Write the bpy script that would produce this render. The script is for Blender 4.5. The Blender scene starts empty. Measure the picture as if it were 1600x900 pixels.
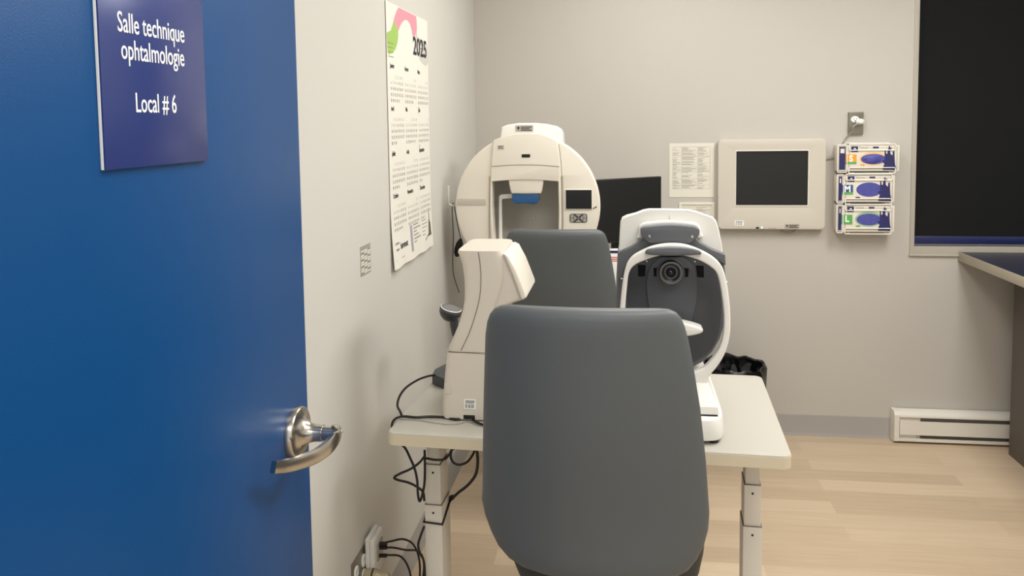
import bpy, bmesh, math, random
from mathutils import Matrix, Vector, noise
random.seed(4)
S = bpy.context.scene
COL = S.collection
PI = math.pi

# ------------------------------------------------------------------ camera
F, CX, CY, EYE = 1275.0, 800.0, 289.0, 1.52
def _n(v): return Vector(v).normalized()
_Y = _n(((975-CX)/F, (190-CY)/F, 1))
_X = -_n(((-8500-CX)/F, (310-CY)/F, 1)); _X = (_X - _Y*_X.dot(_Y)).normalized()
_D = _Y.cross(_X)
if _D.y < 0: _D = -_D
RW = Matrix((_X, _Y, -_D))                    # camera (x right, y down, z forward) -> world
cam_data = bpy.data.cameras.new('camera'); cam = bpy.data.objects.new('camera', cam_data); COL.objects.link(cam)
cam_data.sensor_width = 36; cam_data.lens = 36*F/1600
cam_data.shift_y = -(450-CY)/1600; cam_data.clip_start = .02
cam.matrix_world = Matrix.Translation((0, 0, EYE)) @ (RW @ Matrix(((1,0,0),(0,-1,0),(0,0,-1)))).to_4x4()
S.camera = cam
def W(px, py, x=None, y=None, z=None):
    """point of the room seen at a photo position, on a wall-like plane x=, y= or z="""
    r = RW @ Vector(((px-CX)/F, (py-CY)/F, 1.0)); c = Vector((0, 0, EYE))
    i, v = (0, x) if x is not None else ((1, y) if y is not None else (2, z))
    return c + r*((v-c[i])/r[i])

# ------------------------------------------------------------------ world, lights, exposure
S.view_settings.view_transform = 'Standard'; S.view_settings.look = 'None'
S.view_settings.gamma = 1.0; S.view_settings.use_curve_mapping = False
S.view_settings.exposure = -0.24
wd = bpy.data.worlds.new('world'); S.world = wd; wd.use_nodes = True
wd.node_tree.nodes['Background'].inputs[0].default_value = (1, .992, .975, 1)
wd.node_tree.nodes['Background'].inputs[1].default_value = 1.25
def area(name, loc, size, power, color=(1, .992, .975), rot=(0, 0, 0)):
    l = bpy.data.lights.new(name, 'AREA'); l.shape = 'RECTANGLE'; l.size, l.size_y = size; l.energy = power; l.color = color
    o = bpy.data.objects.new(name, l); o.location = loc; o.rotation_euler = rot; COL.objects.link(o); return o
CEIL = 2.62
area('ceiling_lamp_light', (1.3, 2.3, CEIL-.06), (.56, 1.16), 38)
area('back_fill_light', (.15, 2.85, CEIL-.06), (.56, 1.16), 14)  # added fill to brighten the back left corner and analyzer
area('front_lamp_light', (.55, .95, CEIL-.06), (1.16, .56), 18)
area('corridor_lamp_light', (.1, -.9, CEIL-.06), (1.16, .56), 20)

# ------------------------------------------------------------------ materials
MATS = {}
def mat(name, col, rough=.5, metal=0, bump=0, bscale=200, var=0, vscale=3, spec=.5, coat=0, emit=None, stretch=None):
    if name in MATS: return MATS[name]
    m = bpy.data.materials.new(name); m.use_nodes = True; nt = m.node_tree; b = nt.nodes['Principled BSDF']
    c = tuple(((v/255+.055)/1.055)**2.4 if v > 10.3 else v/255/12.92 for v in col)
    b.inputs['Base Color'].default_value = (*c, 1); b.inputs['Roughness'].default_value = rough; b.inputs['Metallic'].default_value = metal
    b.inputs['Specular IOR Level'].default_value = spec; b.inputs['Coat Weight'].default_value = coat
    tc = nt.nodes.new('ShaderNodeTexCoord'); mp = nt.nodes.new('ShaderNodeMapping'); nt.links.new(tc.outputs['Object'], mp.inputs[0])
    if stretch: mp.inputs['Scale'].default_value = stretch
    nz = nt.nodes.new('ShaderNodeTexNoise'); nz.inputs['Scale'].default_value = vscale; nz.inputs['Detail'].default_value = 4; nt.links.new(mp.outputs[0], nz.inputs['Vector'])
    mx = nt.nodes.new('ShaderNodeMix'); mx.data_type = 'RGBA'
    v = max(var, .015)
    mx.inputs[6].default_value = (*[k*(1-v) for k in c], 1); mx.inputs[7].default_value = (*[min(1, k*(1+v)) for k in c], 1)
    nt.links.new(nz.outputs[0], mx.inputs[0]); nt.links.new(mx.outputs[2], b.inputs['Base Color'])
    if bump:
        n2 = nt.nodes.new('ShaderNodeTexNoise'); n2.inputs['Scale'].default_value = bscale; nt.links.new(mp.outputs[0], n2.inputs['Vector'])
        bp = nt.nodes.new('ShaderNodeBump'); bp.inputs['Strength'].default_value = bump; bp.inputs['Distance'].default_value = .002
        nt.links.new(n2.outputs[0], bp.inputs['Height']); nt.links.new(bp.outputs[0], b.inputs['Normal'])
    if emit:
        b.inputs['Emission Color'].default_value = (*emit[0], 1); b.inputs['Emission Strength'].default_value = emit[1]
    MATS[name] = m; return m

M_wallL = mat('paint_cream', (208, 206, 199), .55, bump=.15, bscale=350)
M_wallB = mat('paint_greige', (193, 188, 180), .6, bump=.15, bscale=350)
M_ceil = mat('ceiling_tile', (225, 223, 216), .8, bump=.3, bscale=120)
M_base = mat('vinyl_baseboard', (160, 155, 150), .45)
M_door = mat('door_blue', (2, 68, 124), .36, bump=.08, bscale=500, spec=.22)
M_sign = mat('sign_blue', (44, 58, 118), .25)
M_white = mat('white_print', (245, 245, 242), .5)
M_steel = mat('brushed_steel', (190, 184, 174), .24, metal=1, var=.08, vscale=30, stretch=(1, 1, 8))
M_plastic = mat('cream_plastic', (229, 222, 209), .42)
M_seam = mat('seam_shadow_gap', (120, 112, 102), .7)
M_beige = mat('beige_plastic', (213, 205, 193), .45, bump=.1, bscale=700)
M_wplast = mat('white_plastic', (233, 231, 225), .32)
M_gplast = mat('grey_plastic', (92, 94, 99), .4)
M_dplast = mat('charcoal_plastic', (62, 64, 69), .42)
M_black = mat('black_plastic', (16, 16, 18), .35)
M_pit = mat('window_black', (5, 5, 6), .5, spec=.15)
M_screen = mat('screen_dark', (20, 21, 23), .4)
M_monitor = mat('monitor_black', (8, 11, 13), .45)
M_vinyl = mat('chair_vinyl', (86, 90, 92), .45, bump=.12, bscale=900)
M_vinyld = mat('chair_shell_dark', (50, 54, 57), .5)
M_lam = mat('white_laminate', (183, 179, 169), .35)
M_edge = mat('cream_edge_band', (212, 201, 177), .45)
M_legp = mat('leg_paint', (222, 216, 205), .4)
M_cord = mat('black_rubber', (22, 19, 20), .45)
M_cordg = mat('grey_cord', (150, 144, 134), .5)
M_paper = mat('paper', (232, 229, 218), .7)
M_paper2 = mat('sheet_paper', (226, 222, 208), .75)
M_ink = mat('black_ink', (40, 36, 48), .7)
M_inkg = mat('grey_ink', (150, 145, 138), .7)
M_inkl = mat('light_grey_print', (205, 202, 194), .7)
M_pink = mat('pink_print', (226, 150, 165), .7)
M_green = mat('green_print', (160, 195, 100), .7)
M_panel = mat('panel_grey', (203, 196, 184), .45)
M_bezel = mat('panel_bezel', (228, 224, 214), .4)
M_metalp = mat('outlet_steel', (140, 136, 126), .35, metal=.8)
M_wire = mat('white_wire', (240, 236, 228), .35)
M_card = mat('glove_box_card', (226, 219, 205), .55)
M_navy = mat('navy_print', (38, 38, 92), .5)
M_glove = mat('glove_blue', (76, 78, 156), .5, var=.2, vscale=60)
M_glovd = mat('glove_dark_blue', (40, 40, 95), .5, var=.3, vscale=50)
M_orange = mat('orange_print', (236, 160, 40), .5)
M_peach = mat('peach_print', (238, 190, 130), .5)
M_mblue = mat('m_blue_print', (48, 88, 140), .5)
M_lgreen = mat('l_green_print', (96, 168, 90), .5)
M_frame = mat('window_frame_paint', (176, 170, 158), .4)
M_blind = mat('roller_blind_fabric', (25, 26, 27), .9, spec=.2, bump=.5, bscale=900, var=.1, vscale=300)
M_hem = mat('hem_blue_reflection', (22, 31, 80), .35)  # blue reflected by the window glass, painted in as the bar's colour
M_glass = mat('night_glass', (10, 14, 34), .05)
M_counter = mat('counter_navy', (42, 44, 62), .4, var=.2, vscale=200)
M_cedge = mat('counter_edge', (176, 168, 150), .4)
M_cab = mat('cabinet_taupe', (96, 90, 84), .55)
M_heat = mat('heater_white', (228, 223, 212), .35)
M_fin = mat('heater_grey', (125, 120, 113), .4, metal=.3)
M_bag = mat('black_bag', (14, 13, 14), .22)
M_bin = mat('bin_grey', (60, 60, 62), .5)
M_bluerest = mat('blue_rubber', (40, 88, 138), .4)
M_bowl = mat('bowl_grey', (222, 217, 208), .6)
M_tag = mat('silver_tag', (175, 170, 160), .4, metal=.2)
M_lens = mat('lens_glass', (22, 18, 48), .06, coat=1)
M_ring = mat('lens_ring', (150, 150, 150), .35, metal=.5)
M_clear = mat('amber_plug', (168, 155, 122), .2)
M_led = mat('led', (120, 220, 235), .3, emit=((.3, .8, 1), 3))
M_red = mat('red_print', (200, 90, 80), .6)
M_lampdif = mat('lamp_diffuser', (240, 238, 230), .5, emit=((1, .95, .86), 4))

def floor_mat():
    m = bpy.data.materials.new('maple_vinyl_planks'); m.use_nodes = True; nt = m.node_tree; b = nt.nodes['Principled BSDF']; N = nt.nodes.new; L = nt.links.new
    tc = N('ShaderNodeTexCoord')
    br = N('ShaderNodeTexBrick'); br.inputs['Scale'].default_value = 1; br.inputs['Brick Width'].default_value = .92; br.inputs['Row Height'].default_value = .102
    br.inputs['Mortar Size'].default_value = .0008; br.inputs['Mortar Smooth'].default_value = .3; br.offset = .37; br.offset_frequency = 2
    br.inputs['Color1'].default_value = (0, 0, 0, 1); br.inputs['Color2'].default_value = (1, 1, 1, 1); br.inputs['Mortar'].default_value = (.35, .35, .35, 1)
    L(tc.outputs['Object'], br.inputs['Vector'])
    mp = N('ShaderNodeMapping'); mp.inputs['Scale'].default_value = (1.2, 22, 1); L(tc.outputs['Object'], mp.inputs[0])
    gn = N('ShaderNodeTexNoise'); gn.inputs['Scale'].default_value = 3; gn.inputs['Detail'].default_value = 8; gn.inputs['Distortion'].default_value = .6; L(mp.outputs[0], gn.inputs['Vector'])
    add = N('ShaderNodeMath'); add.operation = 'MULTIPLY_ADD'; L(gn.outputs[0], add.inputs[0]); add.inputs[1].default_value = .55
    sc = N('ShaderNodeMath'); sc.operation = 'MULTIPLY'; L(br.outputs['Color'], sc.inputs[0]); sc.inputs[1].default_value = .5; L(sc.outputs[0], add.inputs[2])
    cr = N('ShaderNodeValToRGB'); cr.color_ramp.elements[0].color = (.46, .345, .23, 1); cr.color_ramp.elements[1].color = (.68, .54, .385, 1)
    cr.color_ramp.elements[0].position = .1; cr.color_ramp.elements[1].position = .9
    L(add.outputs[0], cr.inputs[0]); L(cr.outputs[0], b.inputs['Base Color']); b.inputs['Roughness'].default_value = .42
    return m
M_floor = floor_mat()

# ------------------------------------------------------------------ helpers
def wm(o): return (wm(o.parent) @ o.matrix_basis) if o.parent else o.matrix_basis.copy()
def tag(o, label=None, cat=None, group=None, kind=None):
    for k, v in (('label', label), ('category', cat), ('group', group), ('kind', kind)):
        if v: o[k] = v
    return o
def link(name, me, m=None, parent=None, smooth=True, origin=None):
    """world-space mesh -> object; a part gets its thing's space, a lone mesh its own base point"""
    me.name = name
    if m: me.materials.clear(); me.materials.append(m)
    o = bpy.data.objects.new(name, me); COL.objects.link(o)
    if parent:
        me.transform(wm(parent).inverted()); o.parent = parent
    else:
        if origin is None:
            vs = [v.co for v in me.vertices]
            origin = Vector(((min(v.x for v in vs)+max(v.x for v in vs))/2, (min(v.y for v in vs)+max(v.y for v in vs))/2, min(v.z for v in vs)))
        me.transform(Matrix.Translation(-Vector(origin))); o.location = origin
    if smooth:
        for p in me.polygons: p.use_smooth = True
        try: me.set_sharp_from_angle(angle=math.radians(38))
        except Exception: pass
    return o
def thing(name, label, cat, loc=(0, 0, 0), rotz=0, group=None, kind=None):
    o = bpy.data.objects.new(name, None); COL.objects.link(o); o.location = loc; o.rotation_euler = (0, 0, rotz)
    o.empty_display_size = .05; o.matrix_basis = Matrix.Translation(loc) @ Matrix.Rotation(rotz, 4, 'Z')
    return tag(o, label, cat, group, kind)
def catmull(pts, n=8, closed=False):
    P = [Vector(p) for p in pts]; out = []; k = len(P)
    for i in range(k if closed else k-1):
        p1, p2 = P[i], P[(i+1) % k]
        p0 = P[i-1] if (i > 0 or closed) else p1*2-p2
        p3 = P[(i+2) % k] if (i+2 < k or closed) else p2*2-p1
        for j in range(n):
            t = j/n
            out.append(.5*((2*p1)+(p2-p0)*t+(2*p0-5*p1+4*p2-p3)*t*t+(3*p1-p0-3*p2+p3)*t*t*t))
    if not closed: out.append(P[-1])
    return out
class MB:
    def __init__(s): s.bm = bmesh.new()
    def mesh(s, me, mx=None):
        t = bmesh.new(); t.from_mesh(me)
        if mx is not None: bmesh.ops.transform(t, matrix=mx, verts=t.verts)
        tmp = bpy.data.meshes.new('t'); t.to_mesh(tmp); t.free(); s.bm.from_mesh(tmp); bpy.data.meshes.remove(tmp); return s
    def _bm(s, t, mx=None):
        if mx is not None: bmesh.ops.transform(t, matrix=mx, verts=t.verts)
        tmp = bpy.data.meshes.new('t'); t.to_mesh(tmp); t.free(); s.bm.from_mesh(tmp); bpy.data.meshes.remove(tmp); return s
    def box(s, a, b, bev=0, seg=2, mx=None):
        t = bmesh.new(); bmesh.ops.create_cube(t, size=1)
        a, b = Vector(a), Vector(b)
        for v in t.verts: v.co = Vector([(a[i]+b[i])/2+v.co[i]*(b[i]-a[i]) for i in range(3)])
        if bev: bmesh.ops.bevel(t, geom=list(t.edges), offset=bev, segments=seg, affect='EDGES', profile=.5)
        return s._bm(t, mx)
    def lathe(s, prof, n=40, mx=None):
        """prof: (radius, height) pairs about local z"""
        t = bmesh.new(); rings = []
        for r, h in prof:
            if r < 1e-6: rings.append([t.verts.new((0, 0, h))])
            else: rings.append([t.verts.new((r*math.cos(2*PI*i/n), r*math.sin(2*PI*i/n), h)) for i in range(n)])
        for A, B in zip(rings, rings[1:]):
            for i in range(n):
                j = (i+1) % n
                if len(A) == 1 and len(B) == 1: continue
                if len(A) == 1: t.faces.new((A[0], B[i], B[j]))
                elif len(B) == 1: t.faces.new((A[i], A[j], B[0]))
                else: t.faces.new((A[i], A[j], B[j], B[i]))
        bmesh.ops.recalc_face_normals(t, faces=t.faces)
        return s._bm(t, mx)
    def loft(s, rings, cap=True, mx=None):
        t = bmesh.new(); R = [[t.verts.new(p) for p in r] for r in rings]; n = len(R[0])
        for A, B in zip(R, R[1:]):
            for i in range(n): t.faces.new((A[i], A[(i+1) % n], B[(i+1) % n], B[i]))
        if cap: t.faces.new(R[0][::-1]); t.faces.new(R[-1])
        bmesh.ops.recalc_face_normals(t, faces=t.faces)
        return s._bm(t, mx)
    def tube(s, pts, r, n=8, smooth=6, closed=False, rz=None):
        P = catmull(pts, smooth, closed) if smooth else [Vector(p) for p in pts]
        rings = []; up = None
        for i, p in enumerate(P):
            if closed: d = P[(i+1) % len(P)]-P[i-1]
            else: d = P[min(i+1, len(P)-1)]-P[max(i-1, 0)]
            d.normalize()
            if up is None:
                up = Vector((0, 0, 1)) if abs(d.z) < .9 else Vector((1, 0, 0))
            a = (up - d*up.dot(d)); a = a.normalized() if a.length > 1e-5 else d.orthogonal().normalized()
            up = a; c = d.cross(a)
            rings.append([p + a*(r*math.cos(2*PI*k/n)) + c*((rz or r)*math.sin(2*PI*k/n)) for k in range(n)])
        if closed: rings.append(rings[0]); return s.loft(rings, False)
        return s.loft(rings)
    def plate(s, splines, thick, mx, bev=0):
        """2-D outline(s) with holes, extruded and with rounded rims; (u,v) plane through mx, thickness towards +w"""
        cu = bpy.data.curves.new('c', 'CURVE'); cu.dimensions = '2D'; cu.fill_mode = 'BOTH'
        cu.extrude = max(thick/2-bev, 1e-5); cu.bevel_depth = bev; cu.bevel_resolution = 2; cu.offset = -bev
        for pts in splines:
            sp = cu.splines.new('POLY'); sp.points.add(len(pts)-1); sp.use_cyclic_u = True
            for q, p in zip(sp.points, pts): q.co = (p[0], p[1], 0, 1)
        o = bpy.data.objects.new('c', cu); me = bpy.data.meshes.new_from_object(o)
        s.mesh(me, mx @ Matrix.Translation((0, 0, thick/2)))
        bpy.data.objects.remove(o); bpy.data.meshes.remove(me); bpy.data.curves.remove(cu); return s
    def text(s, body, size, mx, ext=.0004, align='LEFT', sx=1, bold=0, space=1):
        cu = bpy.data.curves.new('t', 'FONT'); cu.body = body; cu.size = size; cu.extrude = ext; cu.align_x = align; cu.offset = bold; cu.space_character = space; cu.resolution_u = 3
        o = bpy.data.objects.new('t', cu); me = bpy.data.meshes.new_from_object(o)
        s.mesh(me, mx @ Matrix.Diagonal((sx, 1, 1, 1)))
        bpy.data.objects.remove(o); bpy.data.meshes.remove(me); bpy.data.curves.remove(cu); return s
    def obj(s, name, m, parent=None, smooth=True, origin=None):
        bmesh.ops.remove_doubles(s.bm, verts=s.bm.verts, dist=1e-6)
        me = bpy.data.meshes.new(name); s.bm.to_mesh(me); s.bm.free(); return link(name, me, m, parent, smooth, origin)
def frame(o, u, v):
    u, v = Vector(u), Vector(v); w = u.cross(v)
    return Matrix(((u.x, v.x, w.x, o[0]), (u.y, v.y, w.y, o[1]), (u.z, v.z, w.z, o[2]), (0, 0, 0, 1)))
def onback(x, y, z): return frame((x, y, z), (1, 0, 0), (0, 0, 1))         # u=+x v=+z, faces -y
def onleft(x, y, z): return frame((x, y, z), (0, 1, 0), (0, 0, 1))         # u=+y v=+z, faces +x
def rrect(x0, y0, x1, y1, r, n=6):
    out = []
    for cx, cy, a in ((x1-r, y1-r, 0), (x0+r, y1-r, 90), (x0+r, y0+r, 180), (x1-r, y0+r, 270)):
        for k in range(n+1):
            t = math.radians(a+90*k/n); out.append((cx+r*math.cos(t), cy+r*math.sin(t)))
    return out
def ell(cx, cy, a, b, n=40): return [(cx+a*math.cos(2*PI*k/n), cy+b*math.sin(2*PI*k/n)) for k in range(n)]
def sup(cx, cy, a, b, e, z, n=48):
    out = []
    for k in range(n):
        t = 2*PI*k/n; c, s_ = math.cos(t), math.sin(t)
        out.append(Vector((cx+a*math.copysign(abs(c)**(2/e), c), cy+b*math.copysign(abs(s_)**(2/e), s_), z)))
    return out
def Box(name, a, b, m, parent=None, bev=0, **k): return MB().box(a, b, bev).obj(name, m, parent, **k)

# ------------------------------------------------------------------ room
XL, XR, YB, YF = -.73, 2.35, 3.994, .30
def struct(o): o['kind'] = 'structure'; return o
struct(Box('floor', (XL-.1, -1.6, -.05), (XR+.1, YB+.1, 0), M_floor, smooth=False))
struct(Box('ceiling', (XL-.1, -1.6, CEIL), (XR+.1, YB+.1, CEIL+.05), M_ceil, smooth=False))
struct(Box('wall_left', (XL-.1, YF, 0), (XL, YB+.1, CEIL), M_wallL, smooth=False))
WX0, WX1, WZ0, WZ1 = 1.318, 2.22, .882, 2.3
b = MB(); b.box((XL, YB, 0), (WX0, YB+.1, CEIL)).box((WX1, YB, 0), (XR, YB+.1, CEIL)).box((WX0, YB, 0), (WX1, YB+.1, WZ0)).box((WX0, YB, WZ1), (WX1, YB+.1, CEIL))
struct(b.obj('wall_back', M_wallB, smooth=False))
struct(Box('wall_right', (XR, -1.6, 0), (XR+.1, YB+.1, CEIL), M_wallL, smooth=False))
b = MB(); b.box((XL-.1, YF-.1, 0), (-.575, YF, CEIL)).box((.42, YF-.1, 0), (XR, YF, CEIL)).box((-.575, YF-.1, 2.1), (.42, YF, CEIL))
struct(b.obj('wall_front', M_wallL, smooth=False))
def skirting(name, prof, a, b_, axis):
    rings = []
    for e in (a, b_):
        rings.append([Vector((XL+d, e, z)) if axis == 'y' else Vector((e, YB-d, z)) for d, z in prof])
    return struct(MB().loft(rings).obj(name, M_base))
prof = [(0, 0), (.012, 0), (.010, .006), (.0045, .014), (.0035, .094), (.001, .100), (0, .100)]
skirting('baseboard_left', prof, YF, YB, 'y'); skirting('baseboard_back', prof, XL+.012, 2.3, 'x')

# window with its roller blind down
w1 = thing('window_1', 'window closed off by a dark roller blind', 'window', (WX0, YB, WZ0), kind='structure')
del w1['label']; del w1['category']
b = MB()
b.plate([[(WX0, WZ0), (WX1, WZ0), (WX1, WZ1), (WX0, WZ1)], [(WX0+.021, WZ0+.040), (WX1-.021, WZ0+.040), (WX1-.021, WZ1-.03), (WX0+.021, WZ1-.03)]], .05, onback(0, YB+.045, 0), .002)
b.obj('window_frame', M_frame, w1)
Box('window_sill', (WX0-.002, YB-.012, WZ0-.004), (WX1, YB+.01, WZ0+.004), M_frame, w1, .002)
Box('window_pane', (WX0+.015, YB+.055, WZ0+.03), (WX1-.015, YB+.06, WZ1-.02), M_glass, w1, smooth=False)
rb = thing('roller_blind', 'dark charcoal roller blind pulled down over the window at right', 'blind', (1.77, YB+.03, WZ0+.041))
ZH = W(1500, 370, y=YB).z
Box('blind_fabric', (WX0+.0225, YB+.022, ZH), (WX1-.0225, YB+.025, WZ1-.035), M_blind, rb, smooth=False)
Box('hem_reflection_band', (WX0+.024, YB+.019, ZH-.037), (WX1-.024, YB+.027, ZH), M_hem, rb, .003)  # bottom bar carrying the painted blue reflection
Box('bottom_rail', (WX0+.024, YB+.019, ZH-.046), (WX1-.024, YB+.028, ZH-.037), M_gplast, rb, .002)

# door, swung open along the left wall
XD = -.52; YD0, YD1 = .35, 1.2614
dr = thing('door_1', '', '', (XD-.022, YD0, .01), kind='structure')
for k in ('label', 'category'):
    if k in dr: del dr[k]
Box('door_leaf', (XD-.044, YD0, .01), (XD, YD1, 2.08), M_door, dr, .0012)
Box('edge_strip', (XD-.0425, YD1+.0001, .01), (XD-.0015, YD1+.0012, 2.08), M_white, dr, smooth=False)
# lever set
hc = W(461, 674, x=XD); HY, HZ = 1.2035, hc.z
hd = bpy.data.objects.new('door_handle', None); COL.objects.link(hd); hd.parent = dr
hd.matrix_basis = Matrix.Translation(Vector((XD, HY, HZ))-Vector(dr.location))
tox = Matrix.Translation((XD, HY, HZ)) @ Matrix.Rotation(PI/2, 4, 'Y')
MB().lathe([(0, 0), (.0405, 0), (.0405, .010), (.039, .012), (.0335, .013), (.0215, .019), (.0155, .027), (.0135, .036), (.0130, .048), (.0118, .048), (.0118, .074), (0, .074)], 56, tox).obj('rose', M_steel, hd)
p0 = Vector((XD+.069, HY, HZ))
lv = [W(px, py, x=XD+dx) for px, py, dx in ((525, 664, .076), (525, 680, .077), (514, 697, .072), (494, 712, .060), (470, 722, .048), (447, 728, .038), (427, 730, .031))]
P = catmull(lv, 7); rings = []
for i, p in enumerate(P):
    d = (P[min(i+1, len(P)-1)]-P[max(i-1, 0)]).normalized(); t = i/(len(P)-1)
    c = Vector((0, 0, 1)).cross(d).normalized(); upv = d.cross(c)
    hgt = .0125*(1-t)+.0085*t; wd_ = .0045
    rings.append([p+c*(wd_*a_)+upv*(hgt*b_) for a_, b_ in ((-1, -.8), (-.75, -1), (.75, -1), (1, -.8), (1, .8), (.75, 1), (-.75, 1), (-1, .8))])
MB().loft(rings).obj('lever', M_steel, hd)
MB().lathe([(0, 0), (.0025, 0), (.002, .0015), (0, .002)], 12, Matrix.Translation((XD+.077, HY+.004, HZ+.003)) @ Matrix.Rotation(PI/2, 4, 'Y')).obj('set_screw', M_steel, hd)

# door sign
sy0, sy1, sz0, sz1 = .7535, .958, 1.478, 1.69
sg = thing('door_sign', 'blue rectangular room sign with white lettering on the blue door', 'sign', (XD, .856, sz0))
Box('sign_backing', (XD+.0002, sy0, sz0), (XD+.0035, sy1, sz1), M_white, sg, .0004)
Box('sign_face', (XD+.0035, sy0+.0004, sz0+.0002), (XD+.0055, sy1, sz1), M_sign, sg, .0003)
def sign_line(body, pl, pr, nm):
    a = W(*pl, x=XD+.0056); c = W(*pr, x=XD+.0056)
    t = MB().text(body, .030, Matrix.Identity(4), .0002, bold=.0001)
    xs = [v.co.x for v in t.bm.verts]; x0, x1 = min(xs), max(xs)
    sx = (c.y-a.y)/(x1-x0); t.bm.free()
    MB().text(body, .030, onleft(XD+.0057, a.y-x0*sx, (a.z+c.z)/2), .0002, sx=sx, bold=.0001).obj(nm, M_white, sg, smooth=False)
sign_line('Salle technique', (184, 47), (288, 68), 'lettering')
sign_line('ophtalmologie', (190, 91.5), (288, 103.5), 'lettering')
sign_line('Local # 6', (213, 175), (276, 176.5), 'lettering')

# ------------------------------------------------------------------ left wall
def wl(px, py, d=0): p = W(px, py, x=XL); return (p.y, p.z)
cy0, cy1, cz0, cz1 = 2.474, 3.012, 1.060, 1.903
cal = thing('wall_calendar', 'tall 2025 paper wall calendar with pink and green ribbon, curling off the cream wall', 'calendar', (XL, (cy0+cy1)/2, cz0))
def cald(y, z):     # how far the sheet stands off the wall: curls out at the foot
    t = max(0, (1.30-z)/.24); s_ = (y-cy0)/(cy1-cy0)
    return .003+.012*t*t*(1.0-.3*s_)*(.6+.5*math.sin(3*PI*s_+.8)**2)
b = MB(); nU, nV = 24, 60; t = bmesh.new()
g = [[[t.verts.new((XL+cald(y, z)+o, y, z)) for o in (0, -.0008)] for y in [cy0+(cy1-cy0)*i/nU for i in range(nU+1)]] for z in [cz0+(cz1-cz0)*j/nV for j in range(nV+1)]]
for j in range(nV):
    for i in range(nU):
        t.faces.new((g[j][i][0], g[j][i+1][0], g[j+1][i+1][0], g[j+1][i][0])); t.faces.new((g[j][i][1], g[j+1][i][1], g[j+1][i+1][1], g[j][i+1][1]))
for i in range(nU):
    t.faces.new((g[0][i][0], g[0][i][1], g[0][i+1][1], g[0][i+1][0])); t.faces.new((g[nV][i][0], g[nV][i+1][0], g[nV][i+1][1], g[nV][i][1]))
for j in range(nV):
    t.faces.new((g[j][0][0], g[j+1][0][0], g[j+1][0][1], g[j][0][1])); t.faces.new((g[j][nU][0], g[j][nU][1], g[j+1][nU][1], g[j+1][nU][0]))
b._bm(t); b.obj('paper_sheet', M_paper, cal)
def bend(mb, lift=.0006):
    for v in mb.bm.verts: v.co.x = XL+cald(v.co.y, v.co.z)+lift+(v.co.x-XL)*.3
    return mb
def zz(pts): return [wl(590+a/8.18, c/8.18) for a, c in pts]
def printed(name, outl, m, lift=.0006): bend(MB().plate([outl], .0004, onleft(XL, 0, 0)), lift).obj(name, m, cal, smooth=False)
printed('pink_ribbon', zz([(255, 95), (480, 210), (488, 300), (490, 380), (480, 430), (460, 468), (440, 470), (428, 390), (405, 310), (375, 262), (342, 250), (305, 278), (275, 330), (256, 390), (250, 392), (192, 262), (205, 215), (225, 155)]), M_pink)
printed('green_ribbon', zz([(192, 262), (250, 392), (250, 470), (238, 560), (215, 630), (180, 675), (145, 690), (118, 685), (104, 415), (155, 390), (175, 335)]), M_green)
printed('grey_ribbon', zz([(490, 400), (500, 470), (620, 560), (640, 790), (610, 845), (570, 820), (530, 770), (510, 700), (470, 560), (460, 470)]), M_inkl, .0003)
a = wl(643.8, 84); c = wl(668.3, 92)
bend(MB().text('2025', .086, onleft(XL, a[0], a[1]), .0002, sx=(c[0]-a[0])/.198, bold=.0018), .0012).obj('year_print', M_ink, cal, smooth=False)
months = ['Janvier', 'Février', 'Mars', 'Avril', 'Mai', 'Juin', 'Juillet', 'Août', 'Septembre', 'Octobre', 'Novembre', 'Décembre']
first = [2, 5, 5, 1, 3, 6, 1, 4, 0, 2, 5, 0]; ndays = [31, 28, 31, 30, 31, 30, 31, 31, 30, 31, 30, 31]
rowpx = [(606, 105), (607, 173), (610, 244), (612, 311)]
heads = MB(); nums = MB(); cache = {}
def nummesh(n):
    if n not in cache:
        cu = bpy.data.curves.new('t', 'FONT'); cu.body = str(n); cu.size = .0140; cu.extrude = .0001; cu.align_x = 'CENTER'; cu.resolution_u = 1; cu.offset = .0002
        o = bpy.data.objects.new('t', cu); cache[n] = bpy.data.meshes.new_from_object(o); bpy.data.objects.remove(o)
    return cache[n]
for r in range(4):
    z0 = wl(*rowpx[r])[1]
    for cidx in range(3):
        mi = r*3+cidx; y0 = cy0+.032+cidx*.172
        bend(MB().text(months[mi], .0215, onleft(XL, y0, z0), .0001, sx=.8, bold=.0004)).obj('month_heading', M_ink, cal, smooth=False); nums = MB()
        for dday in range(ndays[mi]):
            k = first[mi]+dday; nums.mesh(nummesh(dday+1), onleft(XL, y0+.006+(k % 7)*.0222, z0-.032-(k//7)*.0188) @ Matrix.Diagonal((.85, 1, 1, 1)))
        bend(nums).obj('month_dates', mat('date_ink', (128, 124, 120), .7), cal, smooth=False)
for x in cache.values(): bpy.data.meshes.remove(x)
b = MB()
def bar(y, z, w_, h): b.plate([[(y, z), (y+w_, z), (y+w_, z+h), (y, z+h)]], .0003, onleft(XL, 0, 0))
for k in range(6): bar(2.735, 1.17-k*.012, .07+.03*math.sin(k*2.1), .004)
for k in range(5): bar(2.855, 1.17-k*.013, .06+.02*math.sin(k*1.3), .003)
bar(2.49, 1.085, .12, .002)
for k, (yy, ww) in enumerate(((2.50, .045), (2.505, .035))): bar(yy, 1.135-k*.02, ww, .007)
bar(2.885, 1.715+.09, .055, .004); bar(2.893, 1.79, .05, .004)
bend(b).obj('fine_print', M_inkg, cal, smooth=False)
bend(MB().text('berenet', .030, onleft(XL, 2.562, 1.115), .0001, sx=.95, bold=.0008)).obj('logo_print', M_ink, cal, smooth=False)
printed('purple_panel', [(2.69, 1.085), (2.715, 1.085), (2.715, 1.175), (2.69, 1.175)], mat('lilac_print', (170, 162, 176), .7))
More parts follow.
